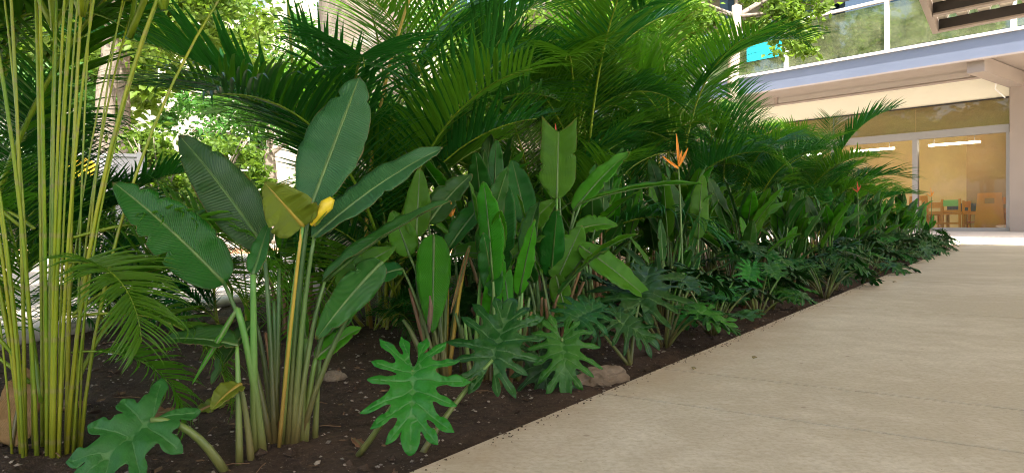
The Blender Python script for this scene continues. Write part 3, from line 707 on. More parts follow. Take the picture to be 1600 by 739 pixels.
# --- second clump, hanging leaf with torn brown patch
hB = heli_px('heliconia', 'heliconia with a broad hanging leaf and dry brown stalk behind the lobed leaf', (690, 590), [
    dict(b=(678,366,.0), t=(676,520,-.05), w=58, n=(0,-1,.1), fold=.12, bend=.02, mat='heli_bright'),
    dict(b=(650,372,.03), t=(656,262,.1), w=46, n=(.1,-1,.1), fold=.25, bend=.0, mat='heli_bright'),
    dict(b=(668,350,.05), t=(738,272,.1), w=52, n=(-.3,-1,.3), fold=.2, bend=.1, mat='heli'),
    dict(b=(640,400,.0), t=(612,330,.05), w=48, n=(.2,-1,.3), fold=.25, bend=.05, mat='heli_bright'),
    dict(b=(700,390,.02), t=(790,290,.06), w=48, n=(-.4,-.8,.5), fold=.3, bend=.16, mat='heli'),
    dict(b=(705,400,.06), t=(800,420,.0), w=40, n=(-.1,-.6,.8), fold=.35, bend=.25, mat='heli_bright'),
    dict(b=(630,420,.02), t=(540,470,-.04), w=46, n=(.2,-.6,.8), fold=.25, bend=.2, mat='heli'),
    dict(b=(734,384,-.02), t=(704,490,-.02), w=10, n=(0,-1,.1), fold=1.0, bend=.0, mat='heli_dry', smat='stem_yellow', r1=.004),
])
Yb = hB.location.y
for (x0, x1, y1, mt) in ((672, 650, 420, 'stem'), (684, 672, 430, 'stem'), (690, 690, 400, 'stem_bright'), (700, 716, 430, 'stem'), (678, 640, 450, 'stem_red'), (694, 700, 380, 'stem_yellow'), (668, 630, 500, 'stem')):
    add_stalk(hB, W(x0, 588, Yb+.02), W((x0+x1)/2, 520, Yb), W(x1, y1, Yb+.03), .013, .006, mt)
m = MB(); q = [W(672, y, Yb-.07)+V((.004*math.sin(y), 0, 0)) for y in (520, 500, 480, 462)]; m.tube([p-hB.location for p in q], [.004, .009, .008, .003], 7)
m.obj('dry_tip', M['fiber'], hB, smooth=True)
# --- third clump, bright upright notched leaf
hD = heli_px('heliconia', 'heliconia with bright green upright leaf split at its tip', (858, 556), [
    dict(b=(870,312,-.05), t=(873,206,-.05), w=60, n=(.05,-1,.1), fold=.10, bend=.0, mat='heli_bright', notch=.22, r1=.005, smat='stem_bright'),
    dict(b=(905,384,-.05), t=(1020,474,-.12), w=50, n=(.0,-.75,.75), fold=.16, bend=.06, mat='heli_bright'),
    dict(b=(905,318,.0), t=(1098,288,.0), w=30, n=(.0,-.15,1), fold=.45, bend=.10, mat='heli_bright'),
    dict(b=(870,440,-.06), t=(910,352,-.04), w=56, n=(.1,-1,.3), fold=.14, bend=.04, mat='heli_bright'),
    dict(b=(868,430,-.08), t=(890,512,-.12), w=34, n=(.0,-1,.2), fold=.2, bend=.05, mat='heli_bright'),
    dict(b=(896,330,.02), t=(985,238,.08), w=40, n=(-.4,-.8,.5), fold=.35, bend=.10, mat='heli_bright'),
    dict(b=(818,366,.0), t=(868,312,-.04), w=36, n=(.2,-1,.4), fold=.25, bend=.1, mat='heli_bright'),
    dict(b=(822,350,.1), t=(800,250,.15), w=50, n=(.1,-1,.2), fold=.25, bend=.08, mat='heli'),
    dict(b=(838,420,.05), t=(760,400,.02), w=42, n=(.0,-.5,.9), fold=.3, bend=.2, mat='heli'),
    dict(b=(900,360,.02), t=(965,352,.0), w=36, n=(.0,-.8,.6), fold=.3, bend=.14, mat='heli_bright'),
])
Yb = hD.location.y
for (x0, x1, y1, mt) in ((846, 820, 380, 'stem'), (852, 834, 400, 'stem_bright'), (858, 850, 400, 'stem'), (864, 878, 390, 'stem_bright'), (870, 905, 400, 'stem'), (850, 842, 430, 'stem_red'), (872, 912, 440, 'stem_red')):
    add_stalk(hD, W(x0, 556, Yb+.02), W((x0+x1)/2, 490, Yb), W(x1, y1, Yb+.03), .013, .006, mt)

# --- flowers
def flower(tip, base, label, mat='bract', s=1.0, group=None):
    base = on_soil(base); t = thing('heliconia_flower', base, label, 'flower', group)
    top = tip - V((0, 0, .10*s))
    add_stalk(t, base, (base+top)/2+V((.01, 0, 0)), top, .006, .004, 'stem', 'flower_stalk')
    for i, (a, ln, z) in enumerate(((-52, .10, 0), (26, .10, .01), (-4, .14, .03), (12, .07, .02))):
        d = V((math.sin(R(a)), -.12*(i % 2), math.cos(R(a))))
        b = top+V((0, 0, z*s-.01))
        o = add_blade(t, 'heli_yellow', 'bract', b=b, c=b+d*ln*.5*s+V((0,0,-.008*s)), t=b+d*ln*s, wdt=.017*s, nh=V((0, -1, .2)), fold=.9, wave=0, nl=8, nw=4)
        o.data.materials[0] = M[mat]
        for ch in o.children: ch.data.materials[0] = M[mat]
def fl(px, py, Y, label, mat='bract', s=1.0):
    tip = W(px, py, Y); flower(tip, V((tip.x+.03, Y+.03, 0)), label, mat, s)
fl(1060, 228, 3.6, 'orange heliconia flower rising above the middle of the bed', 'bract', 1.0)
fl(870, 205, 3.0, 'small red heliconia flower behind the bright split-tipped leaf', 'bract_red', .6)
fl(1340, 288, 7.6, 'orange-red heliconia flower among the far heliconias', 'bract_red', .7)
fl(1455, 298, 11.0, 'orange heliconia flower at the end of the bed by the window', 'bract', .8)
fl(706, 320, 2.6, 'small orange heliconia bud between the foreground heliconias', 'bract', .3)

# --- generic heliconias (prototypes with their own leaf sets), copied along the bed
def gen_heli(seed, H, n, mats):
    rng = random.Random(seed); t = thing('heliconia', V((0, 0, 0)), '-', 'plant')
    for i in range(n):
        a = rng.uniform(0, 6.28); o = V((math.cos(a), math.sin(a), 0)); r = V((rng.uniform(-.09, .09), rng.uniform(-.09, .09), -.02))
        hb = H*rng.uniform(.32, .62); L = H*rng.uniform(.32, .48); lean = rng.uniform(.15, 1.1)
        b = r + o*hb*.25*lean + V((0, 0, hb))
        tip = b + o*L*math.sin(lean) + V((0, 0, L*math.cos(lean)))
        nh = -o*math.cos(lean)+V((0, 0, math.sin(lean)+.15)) + V((rng.uniform(-.4, .4), rng.uniform(-.4, .4), 0))
        heli_leaf(t, r, b, tip, L*rng.uniform(.24, .36), nh, bend=rng.uniform(.02, .2), mat=rng.choice(mats), r0=.012, r1=.005, smat=rng.choice(['stem', 'stem', 'stem_bright', 'stem_red']), seed=seed*31+i,
                  fold=rng.uniform(.1, .4), twist=rng.uniform(-.6, .6))
    for i in range(n):
        r = V((rng.uniform(-.10, .10), rng.uniform(-.10, .10), -.02)); e = r*1.6+V((rng.uniform(-.05, .05), rng.uniform(-.05, .05), H*rng.uniform(.25, .45)))
        add_stalk(t, r, (r+e)/2, e, .012, .006, rng.choice(['stem', 'stem_red', 'stem', 'stem_bright']))
    return t
protos = [gen_heli(101, .90, 13, ['heli', 'heli_bright', 'heli_bright']), gen_heli(102, .82, 12, ['heli', 'heli_blue', 'heli_bright']),
          gen_heli(103, 1.0, 13, ['heli', 'heli_bright', 'heli', 'heli_bright']), gen_heli(104, .72, 11, ['heli_blue', 'heli', 'heli_bright'])]
used = set()
def place(proto_list, i, p, s, rz, label, group):
    k = i % len(proto_list); o = proto_list[k]
    if id(o) in used: o = copy_tree(o)
    else: used.add(id(o))
    o.location = p; o.rotation_euler.z = rz; o.scale = (s, s, s)
    o['label'] = label; o['group'] = group; return o
rng = random.Random(5)
spots = [(1.05, .55, .8), (1.75, 1.0, 1.0), (2.35, .85, .92), (2.9, 1.2, 1.05), (3.3, .75, .95), (4.0, 1.1, 1.1), (4.3, .7, .95), (5.0, .95, 1.05), (5.6, 1.4, 1.1), (6.0, .75, .95),
         (6.9, 1.0, 1.05), (7.7, 1.35, 1.15), (8.2, .8, 1.05), (9.2, 1.1, 1.15), (10.1, .8, 1.05), (10.9, 1.3, 1.2), (11.9, .8, 1.1), (13.0, 1.0, 1.2), (14.0, .7, 1.2), (15.2, .9, 1.2), (16.3, .7, 1.1),
         (1.5, .62, .85), (2.1, 1.35, 1.1), (2.65, .55, .8), (3.55, 1.35, 1.15), (3.75, .5, .8), (4.65, 1.3, 1.15), (4.7, .5, .85), (5.35, .6, .95), (6.4, 1.3, 1.15), (6.5, .55, .9), (7.3, .6, 1.0), (7.9, .55, .9), (8.7, 1.25, 1.2), (9.6, .55, .95), (11.3, .55, 1.0), (12.4, .6, 1.05), (17.0, .55, 1.0)]
for i, (t, o, s) in enumerate(spots):
    place(protos, i, on_soil(bed(t, o)), s, rng.uniform(0, 6.28), 'heliconia clump in the dense row between the tall palms and the lobed-leaf edging plants', 'heliconias massed along the middle of the bed')
back_spots = [(1.3, 1.9, .9), (2.0, 1.9, .9)]
for i, (t, o, s) in enumerate(back_spots):
    place(protos, i+1, on_soil(bed(t, o)), s, rng.uniform(0, 6.28), 'heliconia clump in the shade behind the tall foreground heliconia', 'heliconias at the back of the bed')

# ------------------------------------------------------------------ lobed-leaf philodendrons
def lobed_outline(rng, depth=.42, nl=6, wide=1.0):
    spec = [(.52, 34, .50), (.38, 52, .58), (.25, 68, .62), (.13, 86, .60), (.04, 108, .55), (-.02, 134, .52), (-.02, 160, .46)]
    if nl < 6: spec = [(.50, 38, .48), (.26, 64, .60), (.08, 96, .58), (-.02, 140, .58)]
    axes = []
    def side(s):
        out = []; ax = []
        prev = None
        rows = []
        for (y, a, l) in spec:
            l = l*rng.uniform(.86, 1.12)*wide; a = a+rng.uniform(-4, 4); rows.append((y, a, l))
        hw = .068 if nl >= 6 else .12
        # terminal lobe shoulder
        out.append((s*.07, .97)); out.append((s*.11, .85)); out.append((s*.10, .74))
        for i, (y, a, l) in enumerate(rows):
            d = V((math.sin(R(a))*s, math.cos(R(a)))); nrm = V((math.cos(R(a))*s, -math.sin(R(a))))
            o = V((0, y))
            q = lambda f, k: o + d*l*f + nrm*k*hw
            b1 = rng.uniform(.7, 1.15); b2 = rng.uniform(.7, 1.15)
            pts_ = [q(.55, -.62), q(.74, -1.0*b1), q(.88, -.80*b1), q(.96, -.30), q(1.03, .05), q(.95, .38), q(.86, .72*b2), q(.72, 1.0*b2), q(.56, .62)]
            out += [tuple(p) for p in pts_]
            if i < len(rows)-1:
                y2, a2, l2 = rows[i+1]; am = (a+a2)/2; lm = (l+l2)/2
                out.append((math.sin(R(am))*s*lm*depth*rng.uniform(.8, 1.15), (y+y2)/2 + math.cos(R(am))*lm*depth))
            ax.append((o, o+d*l*.93))
        out.append((s*.05, -.14)); 
        return out, ax
    r, ax1 = side(1); l, ax2 = side(-1)
    axes = ax1+ax2+[(V((0, -.02)), V((0, .98)))]
    outline = [(0, 1.02)] + r + [(0, -.02)] + list(reversed(l))
    return outline, axes
def lobed_mesh(seed, mat, depth=.42, nl=6, droop=.25, fold=.18, wide=1.0):
    rng = random.Random(seed); outl, axes = lobed_outline(rng, depth, nl, wide)
    # smooth outline (Chaikin)
    for _ in range(1):
        o2 = []
        for i in range(len(outl)):
            a = V(outl[i]); b = V(outl[(i+1) % len(outl)]); o2 += [tuple(a*.75+b*.25), tuple(a*.25+b*.75)]
        outl = o2
    pts_ = [V(p) for p in outl]; ne = len(pts_)
    edges = [(i, (i+1) % ne) for i in range(ne)]
    for a, b in axes:
        for i in range(1, 12):
            pts_.append(a.lerp(b, i/12))
    for ix in range(-13, 14):
        for iy in range(-9, 16):
            pts_.append(V((ix*.055+rng.uniform(-.012, .012), iy*.068+rng.uniform(-.012, .012))))
    r = geometry.delaunay_2d_cdt(pts_, edges, [], 1, 1e-5)
    v2, f2 = r[0], r[2]
    # keep faces whose centre is inside the outline
    def inside(p):
        c = False; j = ne-1
        for i in range(ne):
            a, b = outl[i], outl[j]
            if (a[1] > p.y) != (b[1] > p.y) and p.x < (b[0]-a[0])*(p.y-a[1])/(b[1]-a[1])+a[0]: c = not c
            j = i
        return c
    fs = [tuple(f) for f in f2 if inside(sum((v2[i] for i in f), V((0, 0)))/len(f))]
    keep = sorted({i for f in fs for i in f}); mp = {k: i for i, k in enumerate(keep)}
    fs = [tuple(mp[i] for i in f) for f in fs]
    vs, at, uvs = [], [], []
    for k in keep:
        p = v2[k]; dmin = 9; ms = 9
        for i, (a, b) in enumerate(axes):
            ab = b-a; tt = max(0, min(1, (p-a).dot(ab)/ab.dot(ab))); d = (p-a-ab*tt).length
            if i == len(axes)-1: d *= .7
            dmin = min(dmin, d)
        z = fold*abs(p.x)*(1-.9*abs(p.x)) + .42*min(dmin, .12) - droop*max(0, p.y)**2*.6 - droop*p.x*p.x*1.1 - .12*max(0, -p.y)
        z += .07*noise.noise(V((p.x*3.2, p.y*3.2, seed*3.1)))+.02*noise.noise(V((p.x*11, p.y*11, seed*1.7)))
        vs.append(V((p.x, p.y, z))); at.append(math.exp(-(dmin/.012)**2)); uvs.append((p.x+.5, p.y))
    return mesh('leaf', vs, fs, M[mat], uvs, attr=at)
LOB = [lobed_mesh(1, 'philo'), lobed_mesh(2, 'philo', .38, droop=.45), lobed_mesh(3, 'philo_bright', .40, droop=.15), lobed_mesh(4, 'philo', .46, droop=.3, fold=.3), lobed_mesh(6, 'philo_bright', .40, droop=.4, fold=.25)]
LOB3 = lobed_mesh(9, 'philo_grey', .66, 4, droop=.15, fold=.12, wide=.92)
def orient(y_dir, z_dir):
    y = y_dir.normalized(); z = (z_dir - y*z_dir.dot(y)).normalized(); x = y.cross(z)
    return Matrix((x, y, z)).transposed().to_4x4()
def lobed_leaf(t, me, attach, tipdir, nrm, size, root, ctrl=None, r=.006, smat='stem_bright'):
    o = obj('leaf', me, t); o.matrix_local = Matrix.Translation(attach-t.location) @ orient(tipdir, nrm) @ Matrix.Scale(size, 4)
    md = o.modifiers.new('thickness', 'SOLIDIFY'); md.thickness = 0.004
    c = ctrl if ctrl is not None else (root+attach)/2 + V((0, 0, .25*(attach-root).length))
    add_stalk(t, root, c, attach, r*1.3, r*.75, smat, 'petiole')
def philo_px(label, base, leaves, group=None):
    bp = on_soil(G(*base)); t = thing('philodendron', bp, label, 'plant', group)
    for l in leaves:
        Y = bp.y + l.get('dy', 0)
        at_ = W(*l['a'], Y); tip = W(*l['t'], Y+l.get('ty', 0))
        root = on_soil(W(*l['r'], bp.y)) if 'r' in l else bp+V((0, 0, -.01))
        ctrl = W(*l['c'], Y) if 'c' in l else None
        lobed_leaf(t, l['m'], at_, tip-at_, V(l.get('n', (0, -1, .6))), (tip-at_).length*l.get('s', 1), root, ctrl, l.get('rad', .006))
    return t
philo_px('philodendron with a bright green many-fingered leaf low in front, next to the path', (700, 716), [
    dict(a=(646,578), t=(640,706), ty=-.12, m=LOB[2], n=(.05,-1,.55), dy=-.05, s=1.0, r=(560,740), c=(600,660)),
    dict(a=(770,562), t=(800,462), dy=.12, ty=.10, m=LOB[0], n=(-.1,-1,.45), s=1.05, r=(660,694), c=(706,628)),
])
philo_px('philodendron with large greyish three-lobed leaf low at the bed corner', (352, 738), [
    dict(a=(236,656), t=(112,752), ty=-.12, m=LOB3, n=(.2,-.75,.8), dy=-.05, s=1.05, r=(352,738), c=(300,650), rad=.008),
])
philo_px('philodendron with a drooping bright leaf beside the pale rock at the path edge', (868, 606), [
    dict(a=(878,528), t=(884,592), ty=-.1, m=LOB[4], n=(.0,-1,.5), dy=-.05, s=1.3, c=(880,545)),
    dict(a=(842,556), t=(864,642), ty=-.08, m=LOB[1], n=(-.3,-.9,.5), dy=-.02, s=1.0, c=(850,560)),
    dict(a=(900,500), t=(940,470), ty=.1, dy=.1, m=LOB[3], n=(.0,-.6,.9), s=1.2, c=(885,520)),
])
philo_px('philodendron with star-shaped glossy leaf directly behind the pale rock', (985, 574), [
    dict(a=(966,500), t=(1028,530), ty=-.06, m=LOB[1], n=(.1,-.7,.8), dy=-.02, s=1.1, c=(978,520)),
    dict(a=(935,512), t=(915,470), ty=.03, m=LOB[3], n=(.1,-1,.5), s=1.3, c=(950,530)),
    dict(a=(1000,470), t=(1010,430), ty=.15, m=LOB[0], n=(0,-.5,1), dy=.1, s=1.8, c=(990,500)),
])
def gen_philo(seed, n, S):
    rng = random.Random(seed); t = thing('philodendron', V((0, 0, 0)), '-', 'plant')
    for i in range(n):
        a = i*2.4+rng.uniform(-.4, .4); o = V((math.cos(a), math.sin(a), 0)); el = rng.uniform(.45, 1.15)
        Lp = S*rng.uniform(.9, 1.5); at_ = o*Lp*math.cos(el)+V((0, 0, Lp*math.sin(el)))
        td = o*1.0+V((rng.uniform(-.35, .35), rng.uniform(-.35, .35), rng.uniform(-.75, .0)))
        nm = V((0, 0, 1))+o*rng.uniform(.0, .7)+V((rng.uniform(-.3, .3), rng.uniform(-.3, .3), 0))
        lobed_leaf(t, rng.choice(LOB[:4]), at_, td, nm, S*rng.uniform(.62, .88), V((0, 0, -.01))+o*.015, at_*.5+V((0, 0, Lp*.2)), .0055, rng.choice(['stem', 'stem_bright']))
    return t
pprotos = [gen_philo(201, 9, .27), gen_philo(202, 8, .25), gen_philo(203, 10, .29), gen_philo(204, 8, .24)]
rng = random.Random(17)
t = 2.05; i = 0
while t < 17.8:
    off = .29+rng.uniform(-.1, .2); s = rng.uniform(.55, 1.0)*(1+.012*t)
    place(pprotos, i, on_soil(bed(t, off)), s, rng.uniform(0, 6.28), 'lobed-leaf philodendron in the edging row along the path', 'philodendrons edging the path')
    t += .38+.02*t; i += 1
for j, (t, o) in enumerate(((1.75, .8), (2.7, .62), (3.7, .6), (5.4, .65), (6.6, .6), (8.6, .6), (9.8, .6))):
    place(pprotos, j, on_soil(bed(t, o)), rng.uniform(.95, 1.15), rng.uniform(0, 6.28), 'lobed-leaf philodendron standing just inside the edging row among heliconia stems', 'philodendrons behind the edging row')
for j, (px, py, s) in enumerate(((236, 520, .42),)):
    place(pprotos, j, on_soil(G(px, py)), s, rng.uniform(0, 6.28), 'small dark philodendron at the back of the bed near the pipe', 'small philodendrons by the pipe')

# ------------------------------------------------------------------ areca palms
def frond_meshes(seed, L, arch, nl, ll, droop, lift, wd=.024):
    """rachis from the origin, rising along +Z and arching over to +X; leaflets in two rows"""
    rng = random.Random(seed); n = 26
    pts_ = []; p = V((0, 0, 0)); ang = lift
    side_bend = rng.uniform(-.25, .25)
    for i in range(n):
        pts_.append(p.copy()); f = i/(n-1)
        ang = lift + arch*f**1.4
        p = p + V((math.sin(ang), side_bend*f, math.cos(ang))).normalized()*L/(n-1)
    mr = MB(); mr.tube(pts_, [.0085*(1-i/n)**.8+.0012 for i in range(n)], 6)
    rm = mr.mk('rachis', M['rachis'], True)
    vs, fs, uvs = [], [], []
    def at(f):
        x = f*(n-1); j = min(int(x), n-2); return pts_[j].lerp(pts_[j+1], x-j), (pts_[j+1]-pts_[j]).normalized()
    for i in range(nl):
        f = .20+.79*(i+.5)/nl
        for s in (-1, 1):
            p, T = at(min(.995, f+rng.uniform(-.006, .006)))
            S = V((0, 1, 0))*s; S = (S-T*S.dot(T)).normalized(); U = S.cross(T)*s
            if U.dot(V((0, 0, 1))) < 0 and abs(U.z) > .2: U = -U
            g = (f-.2)/.8
            l = ll*(.55+.6*math.sin(math.pi*min(1, (g*.85+.12))))*rng.uniform(.88, 1.1)
            fw = .45+.75*g
            d = (S*1.0 + T*fw + U*(.38+rng.uniform(-.15, .15))).normalized()
            w0 = wd*rng.uniform(.85, 1.15)*(.7+.5*math.sin(math.pi*min(1, g+.15)))
            dr = droop*rng.uniform(.6, 1.5)
            b = len(vs); ns = 5; q = p.copy()
            for k in range(ns+1):
                h = k/ns
                dd = (d + V((0, 0, -dr*h*h*1.6))).normalized()
                X = dd.cross(V((0, 0, 1)));  X = X.normalized() if X.length > .05 else V((0, 1, 0))
                N = X.cross(dd)
                hw = w0*.5*(min(1, .45+h*3.0))*(1-h**2.2)+.0004
                vs.extend([q - X*hw + N*hw*.45, q, q + X*hw + N*hw*.45]); uvs.extend([(0, h), (.5, h), (1, h)])
                q = q + dd*l/ns
            for k in range(ns):
                a = b+k*3; fs.append((a, a+1, a+4, a+3)); fs.append((a+1, a+2, a+5, a+4))
    return [mesh('frond', vs, fs, M['palm'], uvs), mesh('frond', vs, fs, M['palm_light'], uvs)], rm
FR = [frond_meshes(11, 1.35, 1.5, 40, .42, .35, .25), frond_meshes(12, 1.5, 1.15, 44, .46, .25, .15), frond_meshes(13, 1.15, 1.9, 36, .38, .5, .4),
      frond_meshes(14, 1.6, 1.35, 46, .46, .4, .2), frond_meshes(15, 1.3, .9, 40, .40, .15, .1), frond_meshes(16, 1.25, 1.6, 36, .44, .75, .5)]
def add_frond(t, loc, az, tilt, s, rng, light):
    ms, rm = FR[rng.randrange(len(FR))]
    o = obj('frond', ms[1 if rng.random() < light else 0], t)
    o.matrix_local = Matrix.Translation(loc) @ Matrix.Rotation(az, 4, 'Z') @ Matrix.Rotation(tilt, 4, 'Y') @ Matrix.Scale(s, 4)
    r = obj('rachis', rm, o)
    return o
def palm(p, label, seed, canes, hmin, hmax, spread=.35, fs=1.0, light=.25, nf=(4, 6), crad=.016, group=None, low=0):
    rng = random.Random(seed); t = thing('areca_palm', p, label, 'palm', group)
    for i in range(canes):
        a = i*6.283/canes+rng.uniform(-.5, .5); o = V((math.cos(a), math.sin(a), 0)); r0 = rng.uniform(.03, .12)*(.6 if canes > 10 else 1)
        h = rng.uniform(hmin, hmax); lean = rng.uniform(.1, 1)*spread
        root = o*r0+V((0, 0, -.03)); top = root+o*lean*h*.6+V((0, 0, h))
        n = 12; m = MB(); pts_ = qb(root, root+V((0, 0, h*.6))+o*lean*.1, top, n); crad_ = crad*(rng.uniform(.42, 1.0) if canes > 10 else 1)
        m.tube(pts_, [crad_*(1.25 if k == 0 else 1)*(1-.35*k/(n-1)) for k in range(n)], 8); m.obj('cane', M['cane'], t, smooth=True)
        k = rng.randint(*nf); a0 = rng.uniform(0, 6.28)
        for j in range(k):
            add_frond(t, top-V((0, 0, .05)), a0+j*2.4+rng.uniform(-.3, .3), rng.uniform(-.1, .35)+.12*j/k, fs*rng.uniform(.8, 1.15), rng, light)
    for j in range(low):
        a = rng.uniform(0, 6.28)
        add_frond(t, V((math.cos(a)*.06, math.sin(a)*.06, .02)), a, rng.uniform(.1, .5), fs*rng.uniform(.55, .8), rng, light)
    return t
lab = 'tall areca palm in the row behind the heliconias'
plabs = {0: 'areca palm with few canes growing in front of the thick grey trunk', 1: 'areca palm behind the heliconia that has the dry brown stalk', 2: 'areca palm directly behind the heliconia with the split-tipped leaf',
         6: 'areca palm behind the orange heliconia flower in the middle of the bed', 7: 'areca palm at the foot of the slender pale trunk before the balcony', 11: 'last areca palm of the row, beside the glazed ground floor'}
row = [(1.75, 1.75, 1.0), (2.7, 2.3, 1.4), (3.4, 1.65, 1.3), (4.2, 2.1, 1.5), (5.2, 1.7, 1.35), (6.3, 2.1, 1.5), (7.4, 1.7, 1.25), (8.6, 1.9, 1.5), (10.0, 1.5, 1.45), (11.6, 1.6, 1.3), (13.4, 1.6, .9)]
for i, (tt, o, b) in enumerate(row):
    pm_ = palm(on_soil(bed(tt, o)), plabs.get(i, lab), 300+i, 4 if i in (0, 1) else 5, .2, b, .45, 1.0, .35, (3, 5), .013, 'areca palms in a row behind the heliconias', low=4)
    if i == 0:                                     # its two long yellow stalks: one upright, one slanting
        b0 = pm_.location+V((0, 0, -.02)); yy = b0.y-.15
        add_stalk(pm_, b0+V((-.08, 0, 0)), W(470, 420, yy), W(448, -30, yy), .011, .007, 'cane', 'cane', 14)
        add_stalk(pm_, b0+V((-.04, -.05, 0)), W(545, 260, yy-.1), W(648, -25, yy-.1), .011, .007, 'stem_yellow', 'cane', 14)
lp = on_soil(G(75, 716))
cp = palm(lp, 'areca palm with a cluster of slim yellow-green canes at the bed corner', 401, 26, 1.0, 1.5, .55, .8, .75, (2, 3), .0056, low=0)
rr_ = random.Random(9)
for (az, tilt, sc_, v, z) in ((.25, .95, .34, 5, .30), (.9, .5, .45, 2, .3), (2.9, .5, .5, 5, .15), (-2.6, .35, .5, 0, .2), (.1, 1.0, .26, 5, .22), (1.2, .3, .6, 3, .1), (2.4, .25, .6, 1, .1), (3.0, .8, .42, 0, .35), (-2.9, .6, .45, 3, .5), (.5, .75, .42, 5, .48), (2.7, .7, .42, 2, .5), (-.5, .9, .30, 5, .42)):
    o = obj('frond', FR[v][0][1], cp); o.matrix_local = Matrix.Translation((math.cos(az)*.05, math.sin(az)*.05, z)) @ Matrix.Rotation(az, 4, 'Z') @ Matrix.Rotation(tilt, 4, 'Y') @ Matrix.Scale(sc_, 4)
    obj('rachis', FR[v][1], o)
lp2 = on_soil(bed(-.1, 1.75))
palm(lp2, 'areca palm with yellow canes just behind the corner palm', 402, 5, .6, 1.3, .34, .9, .6, (3, 4), .010, low=0)
palm(on_soil(G(40, 535)), 'bushy low areca palm filling in behind the slim corner canes', 431, 5, .2, .55, .5, .62, .3, (4, 5), .010, low=5)
palm(on_soil(G(180, 522)), 'small arching areca palm near the pipe in front of the white panel', 432, 3, .12, .3, .5, .5, .1, (3, 4), .008, low=3)
for i, (px, py, s) in enumerate(((360, 520, .45), (575, 520, .6), (800, 470, .7), (960, 455, .7))):
    palm(on_soil(G(px, py)), 'low young areca palm without tall canes among the heliconias', 420+i, 2, .15, .3, .4, s, .2, (3, 4), .009, 'young areca palms in the understory', low=5)

# ------------------------------------------------------------------ stones, litter, fallen leaves
def rock_mesh(seed, sx, sy, sz, sub=4):
    bm = bmesh.new(); bmesh.ops.create_icosphere(bm, subdivisions=sub, radius=1)
    for v in bm.verts:
        d = 1+.30*noise.noise(v.co*1.1+V((seed, 0, 0)))+.20*noise.noise(v.co*2.9+V((0, seed, 0)))+.09*noise.noise(v.co*7)+.04*noise.noise(v.co*15)
        v.co = V((v.co.x*sx, v.co.y*sy, v.co.z*sz))*d
    me = bpy.data.meshes.new('rock'); bm.to_mesh(me); bm.free(); me.materials.append(M['rock'])
    return me
def rock(px, py, wpx, label, seed, hh=.55, rz=.3):
    p = on_soil(G(px, py)); s = wpx/2*p.y/F
    o = obj('rock', rock_mesh(seed, s, s*.6, s*hh), None, p+V((0, 0, s*hh*.35))); o.rotation_euler.z = rz; tag(o, label, 'rock')
rock(935, 600, 104, 'large pale limestone rock at the path edge under the drooping leaves', 1.3, .42, .45)
rock(520, 600, 38, 'small pale rock on the soil behind the slim heliconia shoot', 2.2)
rock(498, 565, 22, 'small round stone beside the stalks of the second heliconia', 5.2)
rock(90, 640, 50, 'flat brownish stone by the corner palm canes', 7.7, .3)
rock(345, 512, 40, 'grey rock at the back of the bed below the pipe', 8.8, .35)
rng = random.Random(77)
def scatter(name, n, smin, smax, mat, label, tmin, tmax, omin, omax, flat=.6, leafy=False):
    vs, fs = [], []
    for _ in range(n):
        tt = tmin+(tmax-tmin)*rng.random()**1.5; o = rng.uniform(omin, omax); p = bed(tt, o); p.z = soil_h(tt, o)
        s = smin+(smax-smin)*rng.random()**3; b = len(vs)
        rot = Matrix.Rotation(rng.uniform(0, 6.28), 3, 'Z') @ Matrix.Rotation(rng.uniform(-.5, .5), 3, 'X')
        if leafy:
            q = [(-1,0,0),(-.3,.35,.15),(.5,.3,.1),(1,0,.2),(.5,-.3,.12),(-.3,-.35,.1)]
            vs += [p+rot@(V(c)*s)+V((0, 0, .004)) for c in q]; fs += [(b,b+1,b+2,b+3),(b,b+3,b+4,b+5)]
        else:
            q = [(1,0,0),(.3,.9,.1),(-.8,.5,0),(-.7,-.6,.1),(.4,-.9,0),(.1,.1,.9),(0,0,-.8)]
            q = [V((c[0]*rng.uniform(.7,1.2), c[1]*rng.uniform(.6,1.1), c[2]*flat)) for c in q]
            vs += [p+rot@(c*s)+V((0, 0, s*.15)) for c in q]
            for k in range(5): fs += [(b+k, b+(k+1) % 5, b+5), (b+(k+1) % 5, b+k, b+6)]
    tag(obj(name, mesh(name, vs, fs, mat, smooth=False)), label, name.split('_')[-1], kind='stuff')
scatter('gravel', 9000, .0016, .0095, M['pebble'], 'loose pale gravel scattered over the dark soil', -1.2, 6, .02, 3.0)
scatter('soil_clods', 2600, .004, .02, M['soil'], 'dark crumbs of soil over the bed', -1.2, 6, .02, 3.0, .8)
scatter('leaf_litter', 1500, .006, .022, M['litter'], 'small dry brown leaf bits on the soil', -1.2, 7, .02, 3.0, leafy=True)
tw = MB()
for _ in range(260):
    tt = -1.2+7*rng.random()**1.5; o = rng.uniform(.05, 2.8); p = bed(tt, o); p.z = soil_h(tt, o)+.006; a = rng.uniform(0, 6.28); L = rng.uniform(.02, .09)
    d = V((math.cos(a), math.sin(a), rng.uniform(-.1, .2)))*L; tw.tube([p-d*.5, p+V((rng.uniform(-.1, .1)*L, 0, .004)), p+d*.5], [.0014, .0013, .0008], 5)
tag(tw.obj('twigs', M['litter']), 'thin dry twigs and stalk bits lying on the soil', 'twigs', kind='stuff')
vs, fs = [], []
for _ in range(900):                               # soil spilled over the slab edge
    tt = -1+8*rng.random()**1.4; o = -abs(rng.gauss(0, .022))-.004; p = bed(tt, o, .0015); sz = .001+.003*rng.random()**2; b = len(vs)
    a = rng.uniform(0, 6.28)
    vs += [p+V((math.cos(a+k*1.57), math.sin(a+k*1.57), 0))*sz*rng.uniform(.6, 1.2) for k in range(4)]+[p+V((0, 0, sz*.8))]
    fs += [(b+k, b+(k+1) % 4, b+4) for k in range(4)]
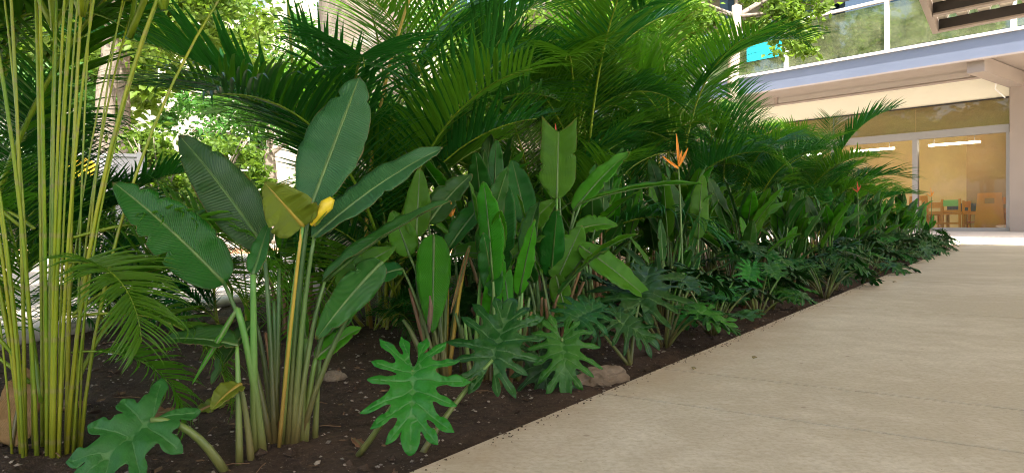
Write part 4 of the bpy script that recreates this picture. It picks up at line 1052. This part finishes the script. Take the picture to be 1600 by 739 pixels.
tag(obj('soil_spill', mesh('soil_spill', vs, fs, M['soil'], smooth=False)), 'dark soil crumbs spilled over the edge of the concrete path', 'soil', kind='stuff')
# big dry leaf leaning on the corner palm, and others
def dry_leaf(px, py, L, wdt, ang, label, up=.0, mat='heli_dry'):
    p = on_soil(G(px, py)); t = thing('fallen_leaf', p+V((0, 0, .004)), label, 'leaf')
    d = V((math.cos(ang), math.sin(ang), up)).normalized(); b = t.location-d*L*.5*(0 if up > .5 else 1); b.z = max(b.z, t.location.z)
    add_blade(t, mat, 'blade', b=b, c=b+d*L*.5+V((0, 0, L*.18)), t=b+d*L+V((0, 0, .01)), wdt=wdt, nh=V((.2, -.3, 1)) if up < .5 else V((.3, -1, .2)), fold=-.25, curl=.2, wave=.01)
dry_leaf(18, 712, .17, .10, 1.6, 'big dry brown leaf standing against the corner palm canes', 3.0)
dry_leaf(110, 650, .10, .05, .3, 'curled dry brown leaf on the soil by the corner palm')
dry_leaf(250, 655, .12, .05, .1, 'dry brown leaf lying behind the greyish three-lobed leaf')
dry_leaf(560, 700, .08, .03, 2.2, 'small curled dry leaf in front of the many-fingered leaf')
dry_leaf(340, 640, .11, .06, .9, 'yellowing leaf lying left of the bright heliconia shoot', 0, 'heli_yellow')
o = obj('paper_scrap', MB().box(-.012, .012, -.008, .008, 0, .008).mk('paper_scrap', M['white_chip']), None, on_soil(G(174, 556))+V((0, 0, .004))); o.rotation_euler = (.3, .2, .6)
tag(o, 'tiny white scrap of plastic on the dark soil', 'scrap')
# crumbs on the path
for i, (px, py, L) in enumerate(((1082, 575, .012), (1176, 558, .016), (1395, 440, .03))):
    p = G(px, py, 0.003); t = thing('dry_leaflet', p, 'tiny dark dry leaflet lying on the concrete path', 'leaf', 'dry leaflets on the path')
    a = rng.uniform(-.4, .4); d = V((math.cos(a), math.sin(a), 0))*L
    add_blade(t, 'heli_dry', 'blade', b=p, c=p+d*.5+V((0, 0, .006)), t=p+d, wdt=L*.35, nh=V((0, 0, 1)), fold=.3, wave=.001, nl=6, nw=2)
